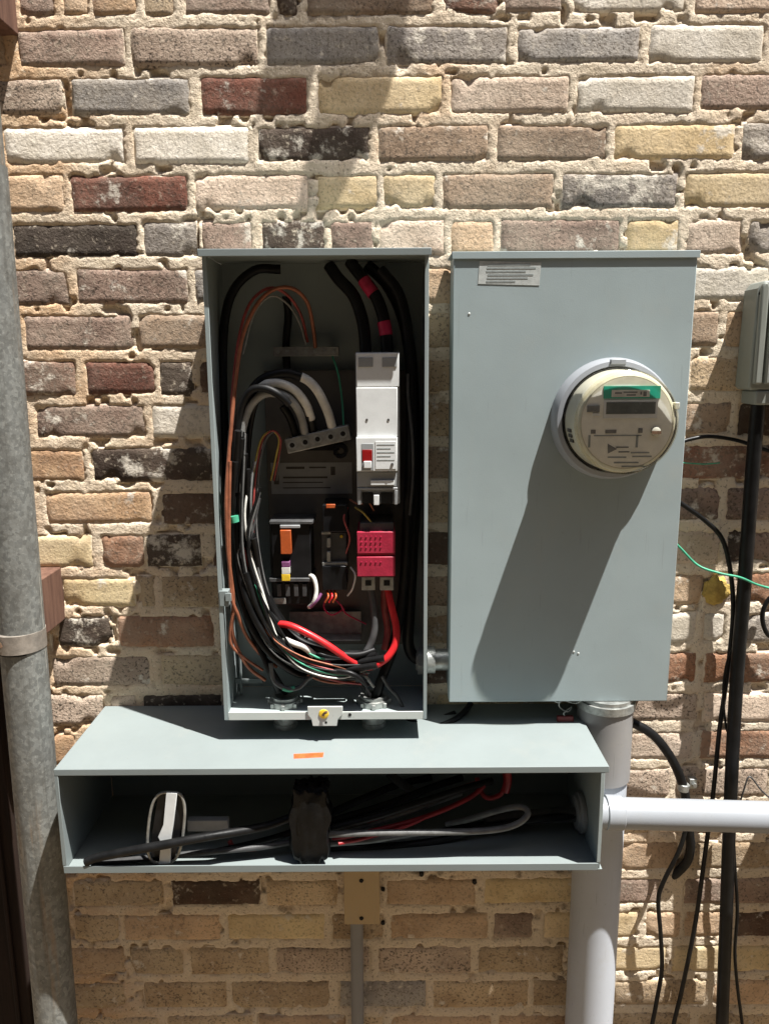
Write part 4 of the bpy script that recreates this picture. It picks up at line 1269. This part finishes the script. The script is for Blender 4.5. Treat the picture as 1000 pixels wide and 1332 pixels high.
for k, (pts, mm, lab) in enumerate((
        ([(462, 660, -.085), (474, 668, -.10), (488, 684, -.10), (494, 690, -.09)], 'wire_yellow', 'thin yellow wire under the main breaker'),
        ([(452, 660, -.09), (448, 676, -.10), (456, 700, -.10), (450, 720, -.09)], 'wire_pink', 'thin dull red wire beside the contactor'),
        ([(455, 650, -.08), (466, 656, -.095), (478, 652, -.10), (486, 664, -.09)], 'copper', 'thin copper coloured wire tangled under the main breaker'),
        ([(456, 738, -.09), (462, 748, -.10), (458, 766, -.10), (452, 775, -.09)], 'wire_white', 'thin white wire right of the contactor base'))):
    cable('thin_wire', lab, pts, .0015, mm)
cable('striped_wire', 'white and yellow wire looping out right of the relay', [(400, 748, -.08), (407, 752, -.095), (411, 768, -.10), (408, 782, -.10), (402, 790, -.09)], .0036, 'wire_white')
cable('blue_wire', 'dark blue wire beside the white loop near the relay', [(404, 790, -.10), (412, 782, -.105), (418, 772, -.10)], .0026, 'purple')
for k in range(3):
    cable('orange_wire', 'short orange wire end under the contactor', [(425 + k * 5, 768, -.085), (427 + k * 5, 776, -.10), (423 + k * 5, 784, -.10)], .0017, 'orange' if k != 1 else 'wire_red', 'orange wire ends under the contactor')
cable('pink_wire', 'thin magenta wire running from the contactor to the right', [(430, 775, -.08), (444, 786, -.085), (452, 800, -.08), (476, 812, -.06)], .0014, 'magenta')
cable('pink_wire', 'thin magenta wire looping just under the contactor', [(424, 776, -.08), (422, 790, -.085), (432, 800, -.085), (448, 792, -.08)], .0014, 'magenta')
rw = random.Random(5)
for k in range(12):
    jx_, jy_, jd_ = rw.uniform(-7, 9), rw.uniform(-9, 9), rw.uniform(-.012, .012)
    top = rw.choice(((318, 560), (312, 620), (330, 640), (322, 700)))
    path = [(top[0] + jx_, top[1] + jy_, -.105 + jd_), (315 + jx_, 700 + jy_ * .5 + (k % 3) * 12, -.112 + jd_), (330 + jx_, 775 + jy_, -.116 + jd_),
            (354 + jx_ + rw.uniform(-6, 6), 832 + jy_, -.116 + jd_), (392 + rw.uniform(-8, 8), 862 + jy_ * .8, -.116 + jd_),
            (436 + rw.uniform(-10, 10), 872 + jy_ * 1.2, -.113 + jd_), (474 + rw.uniform(-8, 12), 874 + jy_ * 1.4, -.108 + jd_)]
    cable('thin_wire', 'thin dark wire winding among the black bundle at lower left of the open cabinet', path, rw.choice((.0016, .002, .0024)),
          ('dgrey', 'black', 'wire_mid', 'black')[k % 4], 'thin dark wires in the cabinet bundle', seg=6)
for k, (mm, nm_, lab_) in enumerate((('copper', 'copper_wire', 'fine copper coloured wire crossing the bundle to the right hub'),
                                     ('wire_pink', 'red_brown_wire', 'fine dull red wire winding deepest through the lower bundle'),
                                     ('wire_green', 'green_wire', 'fine green wire winding through the lower bundle'),
                                     ('wire_white', 'white_wire', 'fine white wire lying across the lower bundle'))):
    cable(nm_, lab_, [(312 + k * 5, 690 + k * 20, -.112), (326 + k * 6, 780, -.122), (352 + k * 4, 826 + k * 4, -.126), (392, 852 + k * 6, -.128), (440, 868 + k * 5, -.124), (478, 880 - k * 3, -.112)], .0015, mm, seg=6)
# feeders at the upper right
cable('feeder_cable', 'left black feeder cable coming down to the main breaker', [(428, 345, -.05), (440, 362, -.06), (460, 385, -.07), (472, 420, -.08), (476, 462, -.085)], .0098, 'black', seg=14)
cable('feeder_cable', 'right black feeder cable with magenta tape coming down to the main breaker', [(455, 340, -.055), (472, 362, -.068), (490, 388, -.078), (500, 420, -.085), (504, 462, -.088)], .0098, 'black', seg=14)
cable('phase_tape', 'upper band of magenta tape on the right feeder cable', [(473, 364, -.069), (480, 374, -.0735), (486, 382, -.0765)], .0106, 'magenta', cat='tape', seg=14)
cable('phase_tape', 'lower band of magenta tape on the right feeder cable', [(499, 418, -.085), (501, 428, -.0857), (502, 436, -.0865)], .0106, 'magenta', cat='tape', seg=14)
cable('feeder_cable', 'long black feeder cable down the right wall of the open cabinet', [(478, 345, -.04), (505, 372, -.05), (526, 420, -.055), (536, 490, -.058), (540, 600, -.06), (536, 720, -.06), (532, 800, -.058), (531, 838, -.055), (540, 856, -.055), (556, 859, -.055)], .0100, 'black', seg=14)
cable('feeder_cable', 'second black feeder cable along the right wall of the open cabinet', [(495, 350, -.07), (520, 385, -.08), (532, 450, -.085), (534, 560, -.085), (530, 680, -.08), (524, 770, -.075), (512, 840, -.08), (496, 884, -.088), (488, 912, -.088)], .0085, 'black', seg=14)
cable('grey_wire', 'dark grey wire with a highlight beside the main breaker', [(530, 486, -.10), (532, 520, -.10), (535, 570, -.098), (536, 620, -.095), (533, 670, -.09)], .0026, 'dgrey')

# cables lying in the wireway and over its end
cable('loose_cable', 'black cable looping out from below the open cabinet over the wireway top',
      [(524, 928, -.06), (545, 944, -.075), (565, 946, -.08), (588, 938, -.075), (604, 926, -.05), (612, 915, -.03)], .0055, 'black')
cable('loose_cable', 'second black cable lying on the wireway top between the two cabinets',
      [(510, 938, -.05), (540, 940, -.055), (568, 936, -.05), (592, 928, -.04)], .0055, 'black')
cable('heavy_cable', 'thick black cable rising from the left front of the wireway to the taped splice',
      [(112, 1122, -.226), (126, 1116, -.2265), (160, 1109, -.229), (220, 1098, -.2305), (262, 1090, -.225), (310, 1082, -.21), (350, 1074, -.195), (378, 1064, -.19)], .0072, 'black', seg=12)
cable('heavy_cable', 'black cable low in the wireway under the thickest black cable',
      [(128, 1122, -.20), (170, 1118, -.195), (235, 1116, -.19), (300, 1104, -.185), (350, 1092, -.18), (382, 1082, -.18)], .0055, 'black', seg=12)
cable('pink_cable', 'dull red cable end curling low in the middle of the wireway',
      [(298, 1094, -.175), (303, 1103, -.178), (322, 1108, -.178), (350, 1111, -.175), (380, 1108, -.17)], .0042, 'wire_pink')
cable('grey_cable', 'grey cable running right from the taped splice and doubling back in a loop',
      [(428, 1086, -.20), (480, 1084, -.205), (560, 1083, -.205), (630, 1081, -.20), (668, 1074, -.195), (686, 1060, -.19), (678, 1050, -.18), (650, 1054, -.165), (610, 1066, -.15), (580, 1072, -.14)], .0052, 'wire_mid', seg=12)
cable('grey_cable', 'second grey cable running low to the right of the taped splice',
      [(428, 1098, -.195), (480, 1094, -.19), (520, 1088, -.18), (560, 1082, -.165)], .0048, 'wire_mid', seg=12)
cable('grey_cable', 'grey cable rising right behind the taped splice', [(428, 1088, -.17), (470, 1076, -.165), (520, 1060, -.15), (560, 1046, -.13), (600, 1032, -.11)], .0048, 'wire_mid', seg=12)
cable('red_cable', 'thin red cable beside the rising grey cable in the wireway', [(436, 1090, -.165), (480, 1070, -.16), (530, 1050, -.145), (575, 1032, -.12), (620, 1018, -.09)], .0032, 'wire_dimred')
cable('red_cable', 'red cable running flat to the right under the grey cables in the wireway', [(440, 1098, -.205), (480, 1090, -.19), (530, 1074, -.17), (560, 1060, -.15)], .0030, 'wire_dimred')
cable('red_cable', 'red cable bent into a hook at the top right of the wireway', [(620, 1012, -.10), (626, 1030, -.115), (636, 1038, -.12), (650, 1034, -.12), (658, 1020, -.115), (656, 1004, -.10)], .0042, 'wire_dimred')
cable('red_cable', 'short upright red cable end at the top right of the wireway', [(660, 1003, -.13), (661, 1016, -.132), (658, 1030, -.13)], .0060, 'wire_dimred')
cable('heavy_cable', 'upper black cable rising behind the grey cables at the back of the wireway', [(425, 1070, -.15), (500, 1048, -.13), (560, 1025, -.09), (600, 1012, -.05)], .0065, 'black', seg=12)
cable('heavy_cable', 'black cable rising steeply just right of the taped splice at the back of the wireway', [(425, 1060, -.13), (470, 1040, -.10), (520, 1020, -.06), (560, 1012, -.03)], .0065, 'black', seg=12)
cable('heavy_cable', 'front black cable lying under the grey loop and entering the level pipe', [(430, 1100, -.16), (520, 1096, -.13), (600, 1078, -.12), (690, 1066, -.12), (760, 1060, -.125)], .0070, 'black', seg=12)
cable('heavy_cable', 'rear black cable lying low under the grey loop in the wireway', [(430, 1106, -.14), (540, 1100, -.11), (620, 1082, -.115), (700, 1060, -.12), (765, 1056, -.125)], .0070, 'black', seg=12)
cable('grey_strip', 'grey flat strip leaning in the upper middle of the wireway', [(505, 1006, -.06), (525, 1022, -.08), (545, 1034, -.10)], .008, 'dgrey', cat='strip', flat=.35)
cable('grey_cable', 'stub of black grey cable entering the level pipe inside the wireway', [(630, 1068, -.13), (690, 1063, -.126), (740, 1060, -.125), (775, 1058, -.125)], .0125, 'dgrey', seg=16)

for pts, mm, nm_, lab_, r_ in (
        ([(430, 1078, -.185), (490, 1062, -.175), (540, 1046, -.16), (590, 1030, -.14), (640, 1016, -.11)], 'black', 'heavy_cable', 'black cable slanting up between the red and grey cables in the wireway', .0062),
        ([(432, 1092, -.18), (500, 1078, -.17), (560, 1060, -.15), (610, 1040, -.13), (630, 1022, -.12)], 'wire_dimred', 'red_cable', 'red cable slanting up to the hook at the top right of the wireway', .0042),
        ([(430, 1104, -.175), (500, 1102, -.17), (570, 1094, -.16), (640, 1076, -.15), (700, 1066, -.14), (760, 1060, -.128)], 'black', 'heavy_cable', 'black cable along the wireway floor running to the right end', .0066),
        ([(120, 1124, -.215), (200, 1116, -.212), (280, 1108, -.21), (340, 1102, -.20), (390, 1094, -.19)], 'dgrey', 'grey_cable', 'dark grey cable lying on the wireway floor at left', .0050)):
    cable(nm_, lab_, pts, r_, mm, seg=12)

# taped splice lump
bm = bmesh.new()
bmesh.ops.create_cube(bm, size=2)
bmesh.ops.subdivide_edges(bm, edges=bm.edges[:], cuts=17, use_grid_fill=True)
pt = at(404, 1068, -.20)
hw = abs(at(430, 1068, -.2).x - at(382, 1068, -.2).x) / 2
hh = abs(at(404, 1018, -.2).z - at(404, 1116, -.2).z) / 2
vv = []
for v in bm.verts:
    c = v.co.copy()
    sph = c.normalized() * 1.15
    c = c.lerp(sph, .26)
    s_ = 1 + .12 * noise.noise(c * 1.8 + Vector((3, 1, 2))) + .11 * noise.noise(Vector((c.x * 4.5, c.y * 4.5, c.z * 1.3))) + .02 * noise.noise(c * 9)
    w_ = 1 - .10 * c.z * c.z + .08 * math.sin(c.z * 7)
    ridge = .05 * math.copysign(1, c.x) * (1 if abs(c.x) > .35 else 0)
    vv.append((pt.x + (c.x * w_ + ridge + .10 * c.z) * hw * s_, pt.y + c.y * .020 * s_, pt.z + c.z * hh * .98 * s_))
ff = [tuple(v.index for v in f.verts) for f in bm.faces]
bm.free()
tag(obj('taped_splice', MB().add(vv, ff), M['tape'], angle=70), 'lumpy black tape wrapped splice standing upright in the wireway', 'cable splice')

# oval bracket with white strip
YO = -.2205
ob = thing('oval_bracket', 'upright oval metal loop with a white strip inside the left of the wireway', 'bracket', at(216, 1122, YO))
loop = []
cx_, cy_ = 216, 1077
for k in range(28):
    t_ = 2 * math.pi * k / 28
    ex_ = math.copysign(abs(math.cos(t_)) ** .55, math.cos(t_)) * 23
    ey_ = math.copysign(abs(math.sin(t_)) ** .75, math.sin(t_)) * 46
    loop.append(at(cx_ + ex_ - ey_ * .10, cy_ + ey_, YO))
loop.append(loop[0])
obj('loop', MB().tube(loop, .0024, 8, 2), M['alu'], ob)
pl = [at(x_, y_, YO + .004) for (x_, y_) in ((196, 1120), (198, 1085), (206, 1034), (240, 1034), (236, 1085), (226, 1122))]
obj('backing', MB().prism([(q_.x, q_.z) for q_ in pl], YO + .003, YO + .006), M['blackg'], ob)
pl = [at(x_, y_, YO - .001) for (x_, y_) in ((207, 1124), (210, 1096), (206, 1088), (213, 1072), (217, 1030), (231, 1031), (226, 1072), (223, 1090), (222, 1122))]
obj('strip', MB().prism([(q_.x, q_.z) for q_ in pl], YO - .004, YO + .0015), M['white'], ob, .0008)
a, b = at(243, 1068, YO + .035), at(297, 1082, YO + .035)
o = obj('flat_bar', MB().box(a.x, b.x, YO + .035, YO + .048, b.z, a.z), M['greyp'], None, .001)
tag(o, 'short grey flat bar right of the oval loop in the wireway', 'bar')

# ------------------------------------------------------------------ unseen slats added above the view, cut to the tapering shade they cast
YX = -.170
sx, sz = SUN.x / -SUN.y * -YX, SUN.z / -SUN.y * -YX
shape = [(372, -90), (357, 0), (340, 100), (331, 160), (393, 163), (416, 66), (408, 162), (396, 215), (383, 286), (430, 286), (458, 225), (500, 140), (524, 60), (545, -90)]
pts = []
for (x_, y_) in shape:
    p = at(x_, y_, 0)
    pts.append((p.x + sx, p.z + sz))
wb = thing('shade_slat_screen', 'added unseen forked slat screen high above the open cabinet, cut to the shade it casts', 'bracket', (pts[0][0], 0, pts[0][1]))
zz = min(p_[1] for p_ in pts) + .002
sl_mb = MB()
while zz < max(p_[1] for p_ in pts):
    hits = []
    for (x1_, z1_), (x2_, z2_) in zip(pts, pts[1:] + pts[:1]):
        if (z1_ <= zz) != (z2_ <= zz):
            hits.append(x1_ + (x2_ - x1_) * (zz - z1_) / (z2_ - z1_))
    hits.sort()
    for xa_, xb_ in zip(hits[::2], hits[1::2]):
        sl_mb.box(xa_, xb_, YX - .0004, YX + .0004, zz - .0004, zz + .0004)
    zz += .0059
gr_ = obj('shade_slats', sl_mb, M['steel'], wb)  # thin slats spaced to let part of the sun through
gr_['kind'] = 'stuff'
obj('arm', MB().box(pts[0][0] + .02, pts[0][0] + .05, YX + .0045, .004, pts[0][1] - .035, pts[0][1] - .005), M['steel'], wb)
obj('arm', MB().box(pts[-1][0] - .05, pts[-1][0] - .02, YX + .0045, .004, pts[0][1] - .035, pts[0][1] - .005), M['steel'], wb)
